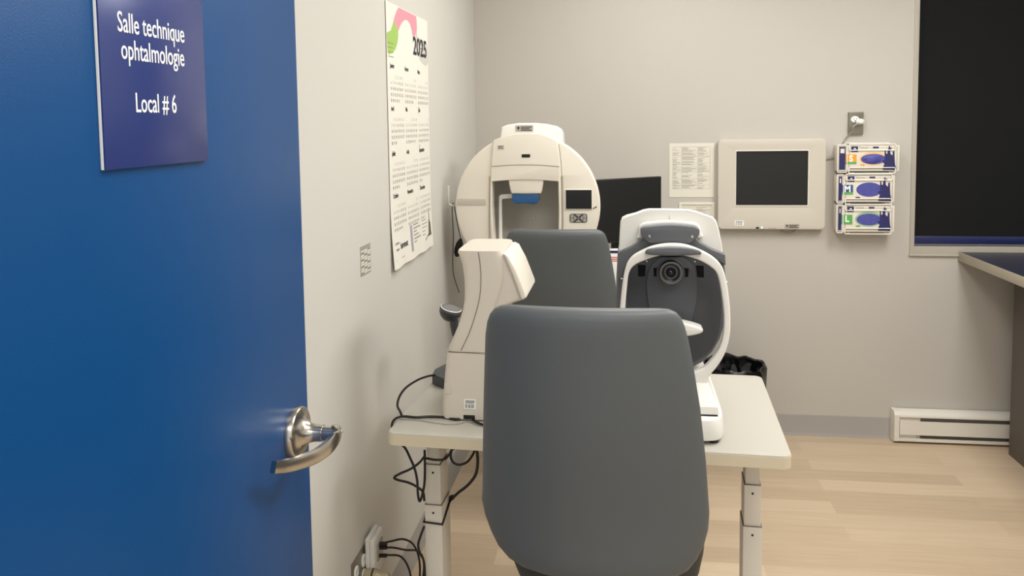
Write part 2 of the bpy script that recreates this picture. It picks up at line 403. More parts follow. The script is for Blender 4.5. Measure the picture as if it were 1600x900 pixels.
printed('lighthouse_print', [(2.93, 1.105), (2.995, 1.105), (2.99, 1.115), (2.985, 1.15), (2.972, 1.165), (2.970, 1.205), (2.966, 1.205), (2.964, 1.165), (2.958, 1.15), (2.955, 1.115), (2.89, 1.098), (2.89, 1.094)], mat('olive_grey_print', (95, 90, 80), .7))
b = MB()
for k in range(4): b.plate([[(2.485, 1.775-k*.014), (2.545, 1.775-k*.014), (2.545, 1.7765-k*.014), (2.485, 1.7765-k*.014)]], .0003, onleft(XL, 0, 0))
bend(b, .0012).obj('ribbon_lines', mat('dark_green_print', (120, 150, 80), .7), cal, smooth=False)

# small sticker chart
st = thing('wall_sticker_chart', 'small grey gridded label stuck on the cream wall, left of and below the calendar', 'label', (XL, 2.22, 1.096))
Box('sheet', (XL+.0001, 2.176, 1.096), (XL+.0012, 2.266, 1.180), M_tag, st, smooth=False)
b = MB(); c = MB()
for r in range(11):
    for q in range(3):
        (b if (r+q) % 3 else c).box((XL+.0012, 2.179+q*.029, 1.101+r*.0063), (XL+.0016, 2.179+q*.029+(.026 if q < 2 else .024), 1.1045+r*.0063))
b.obj('light_cells', M_paper, st, smooth=False); c.obj('printed_cells', M_inkg, st, smooth=False)

# hook with response button
hk = thing('wall_hook', 'white adhesive wall hook beside the round white analyzer', 'hook', (XL, 3.33, 1.17))
MB().box((XL, 3.318, 1.165), (XL+.006, 3.342, 1.262), .0025).obj('hook_plate', M_wplast, hk)
MB().tube([(XL+.004, 3.33, 1.185), (XL+.02, 3.33, 1.178), (XL+.038, 3.33, 1.188), (XL+.048, 3.33, 1.208)], .0045, rz=.008).obj('hook_arm', M_wplast, hk)
rbn = thing('response_button', 'black pear-shaped hand button hanging on its cord from the white wall hook', 'button', (XL+.03, 3.33, .95))
MB().lathe([(0, 0), (.009, .002), (.017, .016), (.0195, .035), (.016, .06), (.009, .074), (.004, .08), (0, .081)], 24, Matrix.Translation((XL+.034, 3.325, .964)) @ Matrix.Rotation(.25, 4, 'Y') @ Matrix.Diagonal((.9, 1.3, 1, 1))).obj('button_body', M_black, rbn)
MB().tube([(XL+.052, 3.325, 1.04), (XL+.040, 3.325, 1.10), (XL+.028, 3.327, 1.17), (XL+.024, 3.33, 1.189), (XL+.016, 3.335, 1.17), (XL+.018, 3.34, 1.05), (XL+.014, 3.34, .90), (XL+.03, 3.38, .80)], .0022).obj('button_cord', M_gplast, rbn)

# low socket with adapter and cords
so = thing('low_wall_socket', 'grey metal double socket low on the cream wall, left of the table leg', 'socket', (XL, 2.09, .225))
MB().plate([rrect(2.030, .225, 2.149, .341, .003)], .004, onleft(XL, 0, 0), .001).obj('cover_plate', M_metalp, so)
for yy in (2.056, 2.118):
    for z in (.305, .262):
        f_ = MB().plate([ell(yy, z, .0165, .0185, 28)], .0035, onleft(XL+.004, 0, 0), .001).obj('socket_face', M_white, so)
        b = MB()
        for dy in (-.006, .006): b.box((XL+.0074, yy+dy-.001, z+.001), (XL+.0078, yy+dy+.001, z+.009))
        b.obj('slots', M_black, f_, smooth=False)
ad = thing('usb_power_adapter', 'white flat power adapter plugged into the low socket with three black cords', 'adapter', (XL, 2.17, .25))
MB().box((XL+.008, 2.125, .245), (XL+.020, 2.215, .362), .003).obj('adapter_base', M_wplast, ad)
MB().box((XL+.020, 2.128, .248), (XL+.034, 2.212, .358), .003).obj('adapter_body', M_wplast, ad)
MB().box((XL+.034, 2.15, .285), (XL+.038, 2.20, .335), .0015).obj('port_panel', M_tag, ad)
for k, (yy, zz_, pts) in enumerate(((2.165, .331, [(0, 0, 0), (.03, .01, .004), (.055, .05, -.01), (.075, .09, -.05), (.085, .11, -.12), (.08, .10, -.25), (.07, .12, -.318)]),
                                    (2.165, .319, [(0, 0, 0), (.035, .005, 0), (.06, .05, -.03), (.085, .10, -.06), (.095, .12, -.11), (.09, .10, -.22), (.10, .16, -.306)]),
                                    (2.160, .298, [(0, 0, 0), (.03, .0, .004), (.055, .02, -.01), (.07, .04, -.05), (.075, .05, -.1), (.07, .05, -.2), (.06, .09, -.285)]))):
    o_ = Vector((XL+.040, yy, zz_))
    c_ = tag(MB().tube([o_+Vector(q) for q in pts], .003).obj('power_cord', M_cord, None),
             ['black cord leaving the topmost port of the white adapter', 'black cord leaving the middle port of the white adapter', 'black cord leaving the lowest port of the white adapter'][k], 'cord', 'cords from the wall adapter')
    MB().tube([o_-Vector((.001, 0, 0)), o_+Vector((.02, 0, .002))], .0055, smooth=2).obj('cord_plug', M_cord, c_)
pg = thing('clear_amber_plug', 'large translucent amber plug in the low metal socket at the bottom edge', 'plug', (XL+.01, 2.10, .24))
MB().lathe([(0, .0085), (.019, .0085), (.019, .042), (.017, .046), (.012, .060), (.0125, .072), (.009, .078), (0, .078)], 28, Matrix.Translation((XL, 2.118, .262)) @ Matrix.Rotation(PI/2, 4, 'Y')).obj('plug_body', M_clear, pg)
MB().lathe([(.0191, .030), (.0198, .031), (.0198, .034), (.0191, .035)], 28, Matrix.Translation((XL, 2.118, .262)) @ Matrix.Rotation(PI/2, 4, 'Y')).obj('plug_band', M_cord, pg)
MB().tube([(XL+.078, 2.118, .262), (XL+.11, 2.12, .24), (XL+.115, 2.13, .12), (XL+.10, 2.2, .02), (XL+.09, 2.3, .008)], .0035).obj('plug_cord', M_cord, pg)

# ------------------------------------------------------------------ back wall
def wb(px, py, d=0): p = W(px, py, y=YB-d); return (p.x, p.z)
def sheet(name, label, q0, q1, grid, margin):
    (x0, z1), (x1, z0) = wb(*q0), wb(*q1)
    t_ = thing(name, label, 'paper', ((x0+x1)/2, YB, z0))
    MB().plate([[(x0, z0), (x1, z0), (x1, z1), (x0, z1)]], .0012, onback(0, YB-.0005, 0)).obj('paper_sheet', M_paper2, t_, smooth=False)
    b = MB(); rnd = random.Random(7)
    gx0, gx1, gz0, gz1 = x0+margin[0], x1-margin[1], z0+margin[2], z1-margin[3]
    def ln(ax, az, bx, bz): b.box((ax, YB-.0021, az), (bx, YB-.0017, bz))
    cols = [gx0]+[gx0+(gx1-gx0)*k for k in grid[0]]+[gx1]
    for cx_ in cols: ln(cx_, gz0, cx_+.0008, gz1)
    z = gz1; n = 0
    while z > gz0+.008:
        ln(gx0, z, gx1, z+.0008); h = rnd.choice(grid[1])
        for c0, c1 in zip(cols, cols[1:]):
            k = z-.0035
            while k > z-h+.002 and k > gz0:
                if rnd.random() < .8: ln(c0+.002, k-.001, c0+.002+(c1-c0-.004)*rnd.uniform(.35, .98), k+.0007)
                k -= .0042
        z -= h
    ln(gx0, gz0, gx1, gz0+.0008)
    b.obj('printed_table', M_inkg, t_, smooth=False)
    return t_
sheet('posted_sheet', 'white printed table sheet taped to the wall, left of the grey chart display', (1046, 224), (1115.5, 308), ((.24, .67), (.012, .018, .026, .034)), (.015, .02, .04, .018))
t_ = sheet('framed_notice', 'pale framed notice low on the wall, half hidden behind the eye-exam unit', (1061, 316), (1116, 372), ((.5,), (.01, .014)), (.018, .018, .02, .022))
(x0, z1), (x1, z0) = wb(1061, 316), wb(1116, 372)
MB().plate([[(x0, z0), (x1, z0), (x1, z1), (x0, z1)], [(x0+.012, z0+.012), (x1-.012, z0+.012), (x1-.012, z1-.012), (x0+.012, z1-.012)]], .004, onback(0, YB-.0017, 0), .001).obj('notice_border', M_paper2, t_)

# chart display
(x0, z1), (x1, z0) = wb(1122, 218, .035), wb(1288.5, 358.6, .035)
ch = thing('acuity_chart_display', 'pale grey wall-mounted vision chart display with a dark square screen', 'display', ((x0+x1)/2, YB, z0))
b = MB(); sx0, sz1 = wb(1150.5, 236.5, .045); sx1, sz0 = wb(1262, 321, .045)
b.plate([rrect(x0, z0, x1, z1, .022, 8), rrect(sx0, sz0, sx1, sz1, .003, 3)], .044, onback(0, YB, 0), .004).obj('housing', M_panel, ch)
MB().plate([rrect(sx0-.005, sz0-.005, sx1+.005, sz1+.005, .006), rrect(sx0, sz0, sx1, sz1, .002, 3)], .004, onback(0, YB-.043, 0), .001).obj('bezel', M_bezel, ch)
Box('screen', (sx0-.001, YB-.036, sz0-.001), (sx1+.001, YB-.030, sz1+.001), M_screen, ch, smooth=False)
def stick(parent, px0, py0, px1, py1, y, m, name, lines=3, pin=False, ink=M_ink, bars=False):
    a = W(px0, py0, y=y); c = W(px1, py1, y=y)
    s_ = MB().plate([rrect(a.x, c.z, c.x, a.z, min(.002, (a.z-c.z)/5), 3)], .0012, onback(0, y, 0)).obj(name, m, parent, smooth=False)
    b = MB(); w_, h = c.x-a.x, a.z-c.z; ox = w_*(.3 if pin else .08)
    if bars:
        for k in range(14):
            if k % 5 != 3: b.box((a.x+w_*(.12+.055*k), y-.0016, c.z+h*.12), (a.x+w_*(.12+.055*k+(.02 if k % 3 else .035)), y-.0011, c.z+h*.5))
        b.box((a.x+w_*.12, y-.0016, c.z+h*.62), (a.x+w_*.85, y-.0011, c.z+h*.69)); b.box((a.x+w_*.12, y-.0016, c.z+h*.78), (a.x+w_*.9, y-.0011, c.z+h*.86)); lines = 0
    for k in range(lines): b.box((a.x+ox, y-.0016, c.z+h*(.16+.72*k/lines)), (a.x+ox+(w_-ox-w_*.08)*(1-.18*(k % 2)), y-.0011, c.z+h*(.16+.72*k/lines+.4/lines)))
    if pin: b.plate([ell(a.x+w_*.16, c.z+h*.6, h*.2, h*.2, 14)], .0004, onback(0, y-.0011, 0)); b.box((a.x+w_*.145, y-.0016, c.z+h*.15), (a.x+w_*.175, y-.0011, c.z+h*.5))
    b.obj('small_print', ink, s_, smooth=False); return s_
yy = YB-.044
stick(ch, 1148, 344.5, 1162, 352.5, yy, M_white, 'asset_sticker', 3, bars=True)
stick(ch, 1226, 350, 1249, 357, yy, M_tag, 'service_tag', 3, True)
a = W(1183.5, 356, y=yy); MB().plate([rrect(a.x-.008, a.z-.004, a.x+.008, a.z+.004, .0035)], .0012, onback(0, yy, 0)).obj('infrared_window', M_black, ch)
a = W(1190.5, 355.5, y=yy); MB().plate([ell(a.x, a.z, .0035, .0035, 16)], .0015, onback(0, yy, 0)).obj('power_light', M_led, ch)
a = W(1201, 357, y=yy); c = W(1211, 355, y=yy)
b = MB()
for k in range(4): b.box((a.x+k*.009, yy-.0006, a.z), (a.x+k*.009+.006, yy+.0002, a.z+.003))
b.obj('logo_print', M_inkg, ch, smooth=False)
q = [W(*p, y=YB-.018) for p in ((1211, 352), (1222, 361), (1237, 363), (1250, 352))]
MB().tube(q, .0035).obj('drooping_cord', M_cordg, ch)

# upper socket
x0, z1 = wb(1325, 175); x1, z0 = wb(1347.5, 210)
so = thing('upper_wall_socket', 'steel wall socket with white plug face above the glove boxes', 'socket', ((x0+x1)/2, YB, z0))
MB().plate([rrect(x0, z0, x1, z1, .003)], .016, onback(0, YB, 0), .002).obj('cover_plate', M_metalp, so)
c = W(1336, 186.5, y=YB-.017); MB().plate([ell(c.x, c.z, .0185, .015, 28)], .003, onback(0, YB-.016, 0), .001).obj('socket_face', M_white, so)
b = MB()
for dx in (-.006, .006): b.box((c.x+dx-.0012, YB-.0196, c.z-.001), (c.x+dx+.0012, YB-.019, c.z+.006))
b.plate([ell(c.x, c.z-.008, .0025, .0025, 12)], .0006, onback(0, YB-.019, 0)); b.obj('slots', M_black, so, smooth=False)
pl = thing('white_cord_plug', 'grey cord with white plug running from the chart display to the steel socket', 'plug', (c.x+.01, YB-.03, c.z-.03))
a = W(1344, 190, y=YB-.035)
MB().loft([sup(a.x, a.z, w_, h_, 3, 0, 20) for w_, h_ in ((.012, .009), (.018, .014), (.018, .012), (.010, .006))], mx=Matrix.Identity(4)).bm.free()
r_ = [[Vector((p.x, YB-.0165-dep, p.y)) for p in sup(a.x, a.z, w_, h_, 2.6, 0, 20)] for w_, h_, dep in ((.010, .009, 0), (.017, .014, .008), (.018, .013, .022), (.008, .006, .030))]
MB().loft(r_).obj('plug_body', M_wplast, pl)
q = [W(1340, 193, y=YB-.04), W(1333, 198, y=YB-.045), W(1331, 205, y=YB-.03), W(1322, 216, y=YB-.006), W(1315, 228, y=YB-.0045), W(1312, 238, y=YB-.0045), W(1303, 246, y=YB-.0045), W(1289, 249, y=YB-.008)]
MB().tube(q, .0042).obj('plug_cord', M_cordg, pl)

# glove boxes in wire racks
def glove(letter, p0, p1, side, m_letter, m_ring, lab, ring_big):
    (x0, z1), (x1, z0) = wb(*p0, .08), wb(*p1, .08)
    yf = YB-.085; h = z1-z0; w_ = x1-x0
    t_ = thing('glove_box', lab, 'glove box', ((x0+x1)/2, YB-.04, z0), group='glove boxes in the wall racks')
    MB().box((x0, yf, z0), (x1, YB-.008, z1), .0015).obj('carton', M_card, t_)
    s_ = side*w_
    # printed front
    yp = yf-.0008
    MB().box((x0+.003, yp, z0+.006), (x0+s_-.004, yf+.0005, z1-.006)).obj('navy_side_band', M_navy, t_, smooth=False)
    MB().box((x0+.008, yp-.0004, z1-.035), (x0+s_-.009, yp, z1-.014)).obj('band_print', M_card, t_, smooth=False)
    fx = x0+s_
    b = MB(); b.box((fx+.012, yp, z0+.012), (fx+.014, yf+.0005, z1-.012)); b.box((x1-.012, yp, z0+.012), (x1-.010, yf+.0005, z1-.008)); b.box((fx+.012, yp, z0+.010), (x1-.010, yf+.0005, z0+.012)); b.box((fx+.06, yp, z1-.013), (x1-.010, yf+.0005, z1-.0115))
    b.obj('frame_print', M_inkg, t_, smooth=False)
    MB().box((fx+.020, yp-.0004, z1-.030), (fx+.050, yp, z1-.004)).obj('logo_square', M_navy, t_, smooth=False)
    b = MB(); b.plate([[(fx+.028, z1-.020), (fx+.036, z1-.010), (fx+.044, z1-.020), (fx+.036, z1-.016)]], .0003, onback(0, yp-.0004, 0)); b.obj('logo_mark', M_white, t_, smooth=False)
    MB().text('Sensicare', .013, onback(fx+.055, yp, z1-.014), .0002, sx=.8).obj('brand_print', M_inkg, t_, smooth=False)
    MB().box((fx+.115, yp-.0002, z1-.014), (fx+.140, yp, z1-.006)).obj('badge_print', M_navy, t_, smooth=False)
    cz = (z0+z1)/2-.004; cx = fx+(x1-fx)*.51
    ra, rb_ = (x1-fx)*{'S': .235, 'M': .25, 'L': .235}[letter], h*{'S': .20, 'M': .265, 'L': .225}[letter]
    if ring_big: MB().plate([ell(cx, cz+.002, ra*1.12, rb_*1.27)], .0012, onback(0, yf, 0)).obj('oval_ring', m_ring, t_, smooth=False)
    ov = MB().plate([ell(cx, cz, ra, rb_)], .0016, onback(0, yf, 0)).obj('oval_opening', M_glove, t_, smooth=False)
    if letter == 'S':
        a0 = Vector((cx, yf-.001, cz)); rr = [[Vector((a0.x-ra*.8+tt*ra*1.5, a0.y-.010*math.sin(PI*tt)*max(0, math.sin(q_)), a0.z+(.012+.01*math.sin(PI*tt))*math.cos(q_)-.004+.01*tt)) for q_ in [2*PI*i/14 for i in range(14)]] for tt in [k/10 for k in range(11)]]
        MB().loft(rr).obj('pulled_glove', M_glove, t_)
        MB().plate([[(cx-ra*.85, cz+.000), (cx-ra*.3, cz+.012), (cx-ra*.35, cz+.006), (cx-ra*.8, cz-.003)]], .0006, onback(0, yf-.006, 0)).obj('glove_sliver', M_glove, t_, smooth=False)  # thin flat sliver in the same blue as the glove
    sq = MB().box((fx-.004, yp-.0012, cz-.022), (fx+.044, yp-.0005, cz+.022)).obj('size_square', m_letter, t_, smooth=False)
    MB().box((fx-.004, yp-.0014, cz-.022), (fx+.044, yp-.0009, cz-.012)).obj('green_strip', M_lgreen, sq, smooth=False)
    MB().text(letter, .040, onback(fx+.020, yp-.0014, cz-.010), .0003, 'CENTER', sx=.9, bold=.0015).obj('size_letter', M_white, sq, smooth=False)
    # printed hand
    hx = fx+(x1-fx)*.81
    hand = [(862, 570), (868, 520), (885, 480), (862, 455), (850, 430), (868, 418), (884, 420), (884, 370), (882, 330), (886, 262), (897, 260), (905, 325), (925, 318), (932, 262), (946, 206), (960, 204), (962, 232), (985, 226), (984, 240), (962, 268), (966, 322), (998, 352), (1003, 292), (1012, 284), (1026, 290), (1030, 400), (1037, 480), (1058, 560), (1040, 572)]
    MB().plate([[(hx+(p-955)*.000296, z0+.004+(575-q_)*.000296) for p, q_ in hand]], .002, onback(0, yf, 0)).obj('hand_print', M_glovd, t_, smooth=False)
    b = MB(); b.box((cx-ra*1.05, yp-.0003, cz-rb_*1.25), (cx-ra*.70, yp, cz-rb_*1.12+.003)); b.obj('count_print', m_letter if letter != 'M' else M_navy, t_, smooth=False)
    # wire rack
    r_ = thing('wire_rack', lab.replace('glove box', 'wire rack holding the glove box'), 'rack', ((x0+x1)/2, YB, z0-.01), group='white wire racks for glove boxes')
    yo = yf-.006; r0 = .0022
    def wire(nm, pts, closed=True): MB().tube(pts, r0, smooth=0, closed=closed).obj(nm, M_wire, r_)
    def rr3(ax, az, bx, bz, rad, y): return [Vector((p, y, q_)) for p, q_ in rrect(ax, az, bx, bz, rad, 4)]
    wx0, wx1 = fx+.010, min(x1-.012, fx+.212)
    wire('top_loop', rr3(wx0, z1-.022, wx1, z1+.006, .006, yo))
    wire('bottom_loop', rr3(wx0, z0-.010, wx1, z0+.016, .006, yo))
    wire('side_loop', rr3(x0-.005, z0-.005, fx+.002, z1+.003, .006, yo))
    for z in (z0-.008, z1+.006):
        wire('depth_wire', [Vector((wx0+.02, yo, z)), Vector((wx0+.02, YB-.003, z))], False); wire('depth_wire', [Vector((wx1-.02, yo, z)), Vector((wx1-.02, YB-.003, z))], False)
    wire('back_loop', rr3(wx0, z0-.010, wx1, z1+.008, .006, YB-.003))
glove('S', (1310, 227.5), (1404.5, 267), .13, M_orange, M_peach, 'orange S glove box, topmost of the three on the wall', True)
glove('M', (1309, 274), (1397, 315.5), .09, M_mblue, M_mblue, 'blue M glove box, middle of the three on the wall', False)
glove('L', (1308.5, 321), (1396.5, 362), .085, M_lgreen, mat('pale_green_print', (150, 185, 150), .5), 'green L glove box, lowest of the three on the wall', True)

# baseboard heater
hx0 = 1.2507; hx1 = 2.15; hz1 = .150; hyf = YB-.062
ht = thing('baseboard_heater', 'long low white electric baseboard heater under the window', 'heater', (1.7, YB-.035, .004))
prof = [(0, .006), (.050, .006), (.062, .014), (.062, .026), (.052, .030), (0, .030)]
def hprof(name, prof, m, a=hx0+.010, c=hx1): MB().loft([[Vector((e, YB-.0045-d, z)) for d, z in prof] for e in (a, c)]).obj(name, m, ht)
hprof('bottom_lip', [(0, .006), (.050, .006), (.060, .012), (.060, .026), (.056, .026), (.050, .016), (0, .016)], M_heat)
hprof('top_cover', [(0, .150), (.035, .150), (.056, .140), (.060, .132), (.060, .126), (.055, .126), (.050, .134), (0, .142)], M_heat)
hprof('front_panel', [(.050, .042), (.058, .042), (.058, .106), (.050, .106)], M_heat, hx0+.025)
hprof('back_plate', [(0, .010), (.004, .010), (.004, .146), (0, .146)], M_fin)
hprof('air_grille', [(.040, .024), (.044, .024), (.044, .132), (.040, .132)], M_fin, hx0+.1)
hprof('louvre', [(.044, .031), (.050, .028), (.050, .030), (.044, .033)], M_fin, hx0+.1)
hprof('louvre', [(.044, .038), (.050, .035), (.050, .037), (.044, .040)], M_fin, hx0+.1)
MB().loft([[Vector((e, YB-.0045-d, z)) for d, z in [(0, .004), (.048, .004), (.061, .012), (.061, .136), (.050, .150), (.035, .152), (0, .152)]] for e in (hx0, hx0+.022)]).obj('end_cap', M_heat, ht)
Box('cover_block', (hx0+.022, YB-.054, .018), (hx0+.118, YB-.01, .134), M_heat, ht, .001)

# cabinet and worktop
cbx = 1.717
cb = thing('base_cabinet', 'dark taupe base cabinet under the counter at the right edge', 'cabinet', (2.0, 3.0, 0))
Box('body', (cbx, 2.2, .0), (XR-.01, 3.85, .858), M_cab, cb, .001)
b = MB()
for k in range(3): b.box((cbx+.08+k*.185, 2.19, .12), (cbx+.08+k*.185+.18, 2.2, .85), .002)
for k in range(3): pass
b.bm.free()
ct = thing('worktop', 'dark blue laminate worktop with a beige edge running to the window', 'worktop', (1.95, 3.0, .858))
Box('slab', (1.537, 2.15, .860), (XR-.005, YB-.002, .898), M_counter, ct, .001)
Box('edge_band', (1.532, 2.15, .8585), (1.5368, YB-.002, .8995), M_cedge, ct, .0012)

# ------------------------------------------------------------------ desk behind, monitor, cartons, bin
dk = thing('rear_desk', 'pale desk at the back wall mostly hidden behind the chair', 'desk', (.12, 3.74, 0))
Box('desktop', (-.16, 3.52, .712), (.39, 3.975, .74), M_lam, dk, .003)
for xx in (-.13, .30):
    for y_ in (3.55, 3.94): Box('leg', (xx-.015, y_-.015, 0), (xx+.015, y_+.015, .712), M_gplast, dk, .002)
mr = W(1033.5, 275.5, y=3.72); ml = W(931, 281, z=mr.z); ddir = (Vector((ml.x, ml.y))-Vector((mr.x, mr.y))).normalized()
MW = .43; mb_ = W(952, 374.5, y=3.66).z; mh = mr.z-mb_
ang = math.atan2(-ddir.y, -ddir.x)
mo_c = Vector((mr.x+ddir.x*MW/2, mr.y+ddir.y*MW/2))
mn = thing('computer_monitor', 'black flat computer monitor standing on the rear desk', 'monitor', (mo_c.x-.13*math.sin(ang), mo_c.y+.13*math.cos(ang), .74), ang)
MM = wm(mn) @ Matrix.Translation((0, -.13, 0))
zb = mb_-.74; zt = mr.z-.74
MB().box((-MW/2, 0, zb), (MW/2, .022, zt), .003, mx=MM).obj('case', M_black, mn)
MB().box((-MW/2+.006, -.0012, zb+.014), (MW/2-.006, .0005, zt-.006), mx=MM).obj('screen', M_monitor, mn, smooth=False)
MB().box((-MW/2+.1, .022, zb+.04), (MW/2-.1, .045, zt-.05), .006, mx=MM).obj('rear_housing', M_black, mn)
MB().box((-.02, .042, 0.004), (.02, .062, zb+.1), .003, mx=MM).obj('stand_neck', M_black, mn)
MB().box((-.11, .03, 0), (.11, .20, .008), .003, mx=MM).obj('stand_foot', M_black, mn)

a = W(949.5, 392, y=3.53); c = W(967, 463, y=3.53)
zc = .74
def carton(z0, z1, y0, lab, x0=.0, x1=.12):
    t_ = thing('supply_carton', lab, 'box', ((x0+x1)/2, y0+.03, z0))
    MB().box((x0, y0, z0), (x1, y0+.05, z1), .001).obj('carton', M_white, t_)
    b = MB(); b.box((x0+.001, y0-.0006, z1-.014), (x1-.001, y0+.0004, z1-.003)); b.box((x0+.001, y0-.0006, z0+.016), (x1-.001, y0+.0004, z0+.024)); b.obj('blue_bands', M_navy, t_, smooth=False)
    b = MB()
    for k in range(3): b.box((x0+.02, y0-.0006, z1-.034-k*.008), (x1-.01-.01*k, y0+.0004, z1-.030-k*.008))
    b.obj('red_print', M_red, t_, smooth=False)
cx0 = W(944, 430, y=3.53).x
carton(.74, a.z+.004, 3.53, 'white carton with navy bands in the gap beside the eye-exam unit', cx0, cx0+.1)

bx, by = W(1146, 590, y=3.76).x, 3.775
bn = thing('waste_bin', 'waste bin lined with a black bag behind the white table', 'bin', (bx, by, 0))
zr = W(1150, 588, y=3.66).z
MB().lathe([(0, .003), (.10, .0), (.104, .01), (.130, zr-.02), (.134, zr), (.129, zr), (.10, .02), (0, .02)], 40, Matrix.Translation((bx, by, 0))).obj('bucket', M_bin, bn)
rings = []
for k, (r, h) in enumerate(((.120, .06), (.122, .2), (.128, zr-.04), (.126, zr+.005), (.128, zr+.022), (.137, zr+.028), (.143, zr+.012), (.143, zr-.03), (.141, zr-.08), (.140, zr-.12))):
    rg = []
    for i in range(110):
        an = 2*PI*i/110; nz_ = noise.noise(Vector((math.cos(an)*4.5, math.sin(an)*4.5, h*14))); n2 = noise.noise(Vector((math.cos(an)*13, math.sin(an)*13, h*7)))
        amp = .0 if k < 2 else (.010 if h < zr-.02 and k < 4 else .006)
        rr_ = r+amp*nz_+amp*.35*n2*(1 if k > 1 else 0)+(.004 if k > 5 else 0)
        up_ = (.020*noise.noise(Vector((math.cos(an)*2.2+5, math.sin(an)*2.2, 0)))+.003*n2) if 3 <= k <= 6 else 0
        rg.append(Vector((bx+rr_*math.cos(an), by+rr_*math.sin(an), h+up_)))
    rings.append(rg)
MB().loft(rings, False).obj('bag_liner', M_bag, bn)
rings = []
for j in range(9):
    tt = j/8; rg = []
    for i in range(40):
        an = 2*PI*i/40; r = .119*(1-tt)+.002
        rg.append(Vector((bx+r*math.cos(an), by+r*math.sin(an), zr-.06+.05*tt+.018*noise.noise(Vector((r*math.cos(an)*30, r*math.sin(an)*30, 3)))*(1-tt*.3))))
    rings.append(rg)
MB().loft(rings, True).obj('bag_contents', M_bag, bn)

# ------------------------------------------------------------------ visual field analyzer on its table
YH = 3.20
cH = W(824, 322, y=YH); RH = (W(938, 322, y=YH)-cH).length
tz = cH.z-RH*1.02
at_ = thing('analyzer_table', 'narrow pedestal table under the round visual field analyzer', 'table', (cH.x, YH+.2, 0))
Box('tabletop', (cH.x-.20, YH-.02, tz-.034), (cH.x+.20, YH+.36, tz-.006), M_lam, at_, .004)
MB().box((cH.x-.04, YH+.28, .05), (cH.x+.04, YH+.34, tz-.034), .004).obj('column', M_legp, at_)
MB().box((cH.x-.20, YH+.27, .0), (cH.x+.17, YH+.48, .05), .008).obj('foot', M_legp, at_)
va = thing('visual_field_analyzer', 'large round cream visual field analyzer with square opening, behind the rear chair', 'medical device', (cH.x, YH+.15, tz-.006))
def hp(px, py, d=0): p = W(px, py, y=YH-d); return (p.x, p.z)
face = onback(0, YH+.03, 0)
circ = [(cH.x+RH*math.cos(2*PI*k/96), cH.z+RH*math.sin(2*PI*k/96)) for k in range(96)]
op = [hp(770.5, 283), hp(796, 281), hp(822, 280.3), hp(849, 281), hp(873, 283), hp(874, 330), hp(873, 384), hp(824, 388), hp(774, 385), hp(771.5, 355), hp(770, 320)]
op = [(a_[0]+(b_[0]-a_[0])*k/8, a_[1]+(b_[1]-a_[1])*k/8) for a_, b_ in zip(op, op[1:]+op[:1]) for k in range(8)]
big = [hp(766, 277), hp(878, 277), hp(879, 390), hp(765, 390)]
MB().plate([circ, big], .045, face, .008).obj('front_shell', M_plastic, va)
MB().plate([[hp(765.5, 276.5), hp(878.5, 276.5), hp(879.5, 391), hp(764.5, 391)], op], .052, onback(0, YH+.045, 0)).obj('opening_liner', M_plastic, va)
body = [(RH-.004, 0), (RH-.002, .03), (RH*.97, .08), (RH*.86, .14), (RH*.66, .185), (RH*.35, .21), (0, .215)]
my = Matrix.Translation((cH.x, YH+.028, cH.z)) @ Matrix.Rotation(-PI/2, 4, 'X')
MB().lathe(body, 72, my).obj('rear_dome', M_plastic, va)
MB().lathe([(RH-.010, -.03), (RH-.012, .03), (RH*.92, .075), (RH*.81, .13), (RH*.61, .172), (RH*.32, .195), (0, .2)], 72, my).obj('inner_bowl', M_bowl, va)
a = W(834, 342, y=YH+.21); MB().lathe([(0, 0), (.006, 0), (.006, -.008), (0, -.009)], 16, Matrix.Translation((a.x, YH+.218, a.z)) @ Matrix.Rotation(-PI/2, 4, 'X')).obj('fixation_light', M_white, va)
# raised centre panel
cpo = [hp(772.5, 219)]+[hp(x_, y_, .02) for x_, y_ in ((785, 213.5), (803, 209.5), (824, 208), (845, 209.5), (860, 214.5), (870.5, 220.5), (875, 255), (876.5, 300), (877, 345), (876, 392), (824, 396), (768, 394), (766, 345), (766, 300), (768, 255))]
MB().plate([cpo, op], .016, onback(0, YH-.008, 0), .0025).obj('centre_panel', M_plastic, va)
# thin seam of the panel's upper cover
s_ = [Vector((p[0], YH-.0242, p[1])) for p in [hp(x_, y_, .024) for x_, y_ in ((768.5, 260), (795, 258.2), (822, 257.6), (850, 258.3), (874, 260.5))]]
MB().tube(s_, .0012, smooth=3, n=6).obj('cover_seam', M_seam, va)
# cap behind
co = [hp(778, 225), hp(781.5, 198.5), hp(790, 195), hp(808, 192.3), hp(830, 192), hp(850, 193.8), hp(866, 197.5), hp(873, 202), hp(876.5, 208), hp(878, 225)]
MB().plate([co], .13, onback(0, YH+.17, 0), .006).obj('projector_cap', M_wplast, va)
stick(va, 805.5, 196, 833, 205.5, YH+.0395, M_tag, 'service_tag', 3, True)
stick(va, 777, 226, 788.5, 233.5, YH-.0243, M_plastic, 'maker_print', 3)
a, c = hp(815, 241, .024), hp(828.5, 246, .024); MB().plate([rrect(a[0], c[1], c[0], a[1], .003)], .002, onback(0, YH-.0235, 0), .0005).obj('camera_slot', M_black, va)
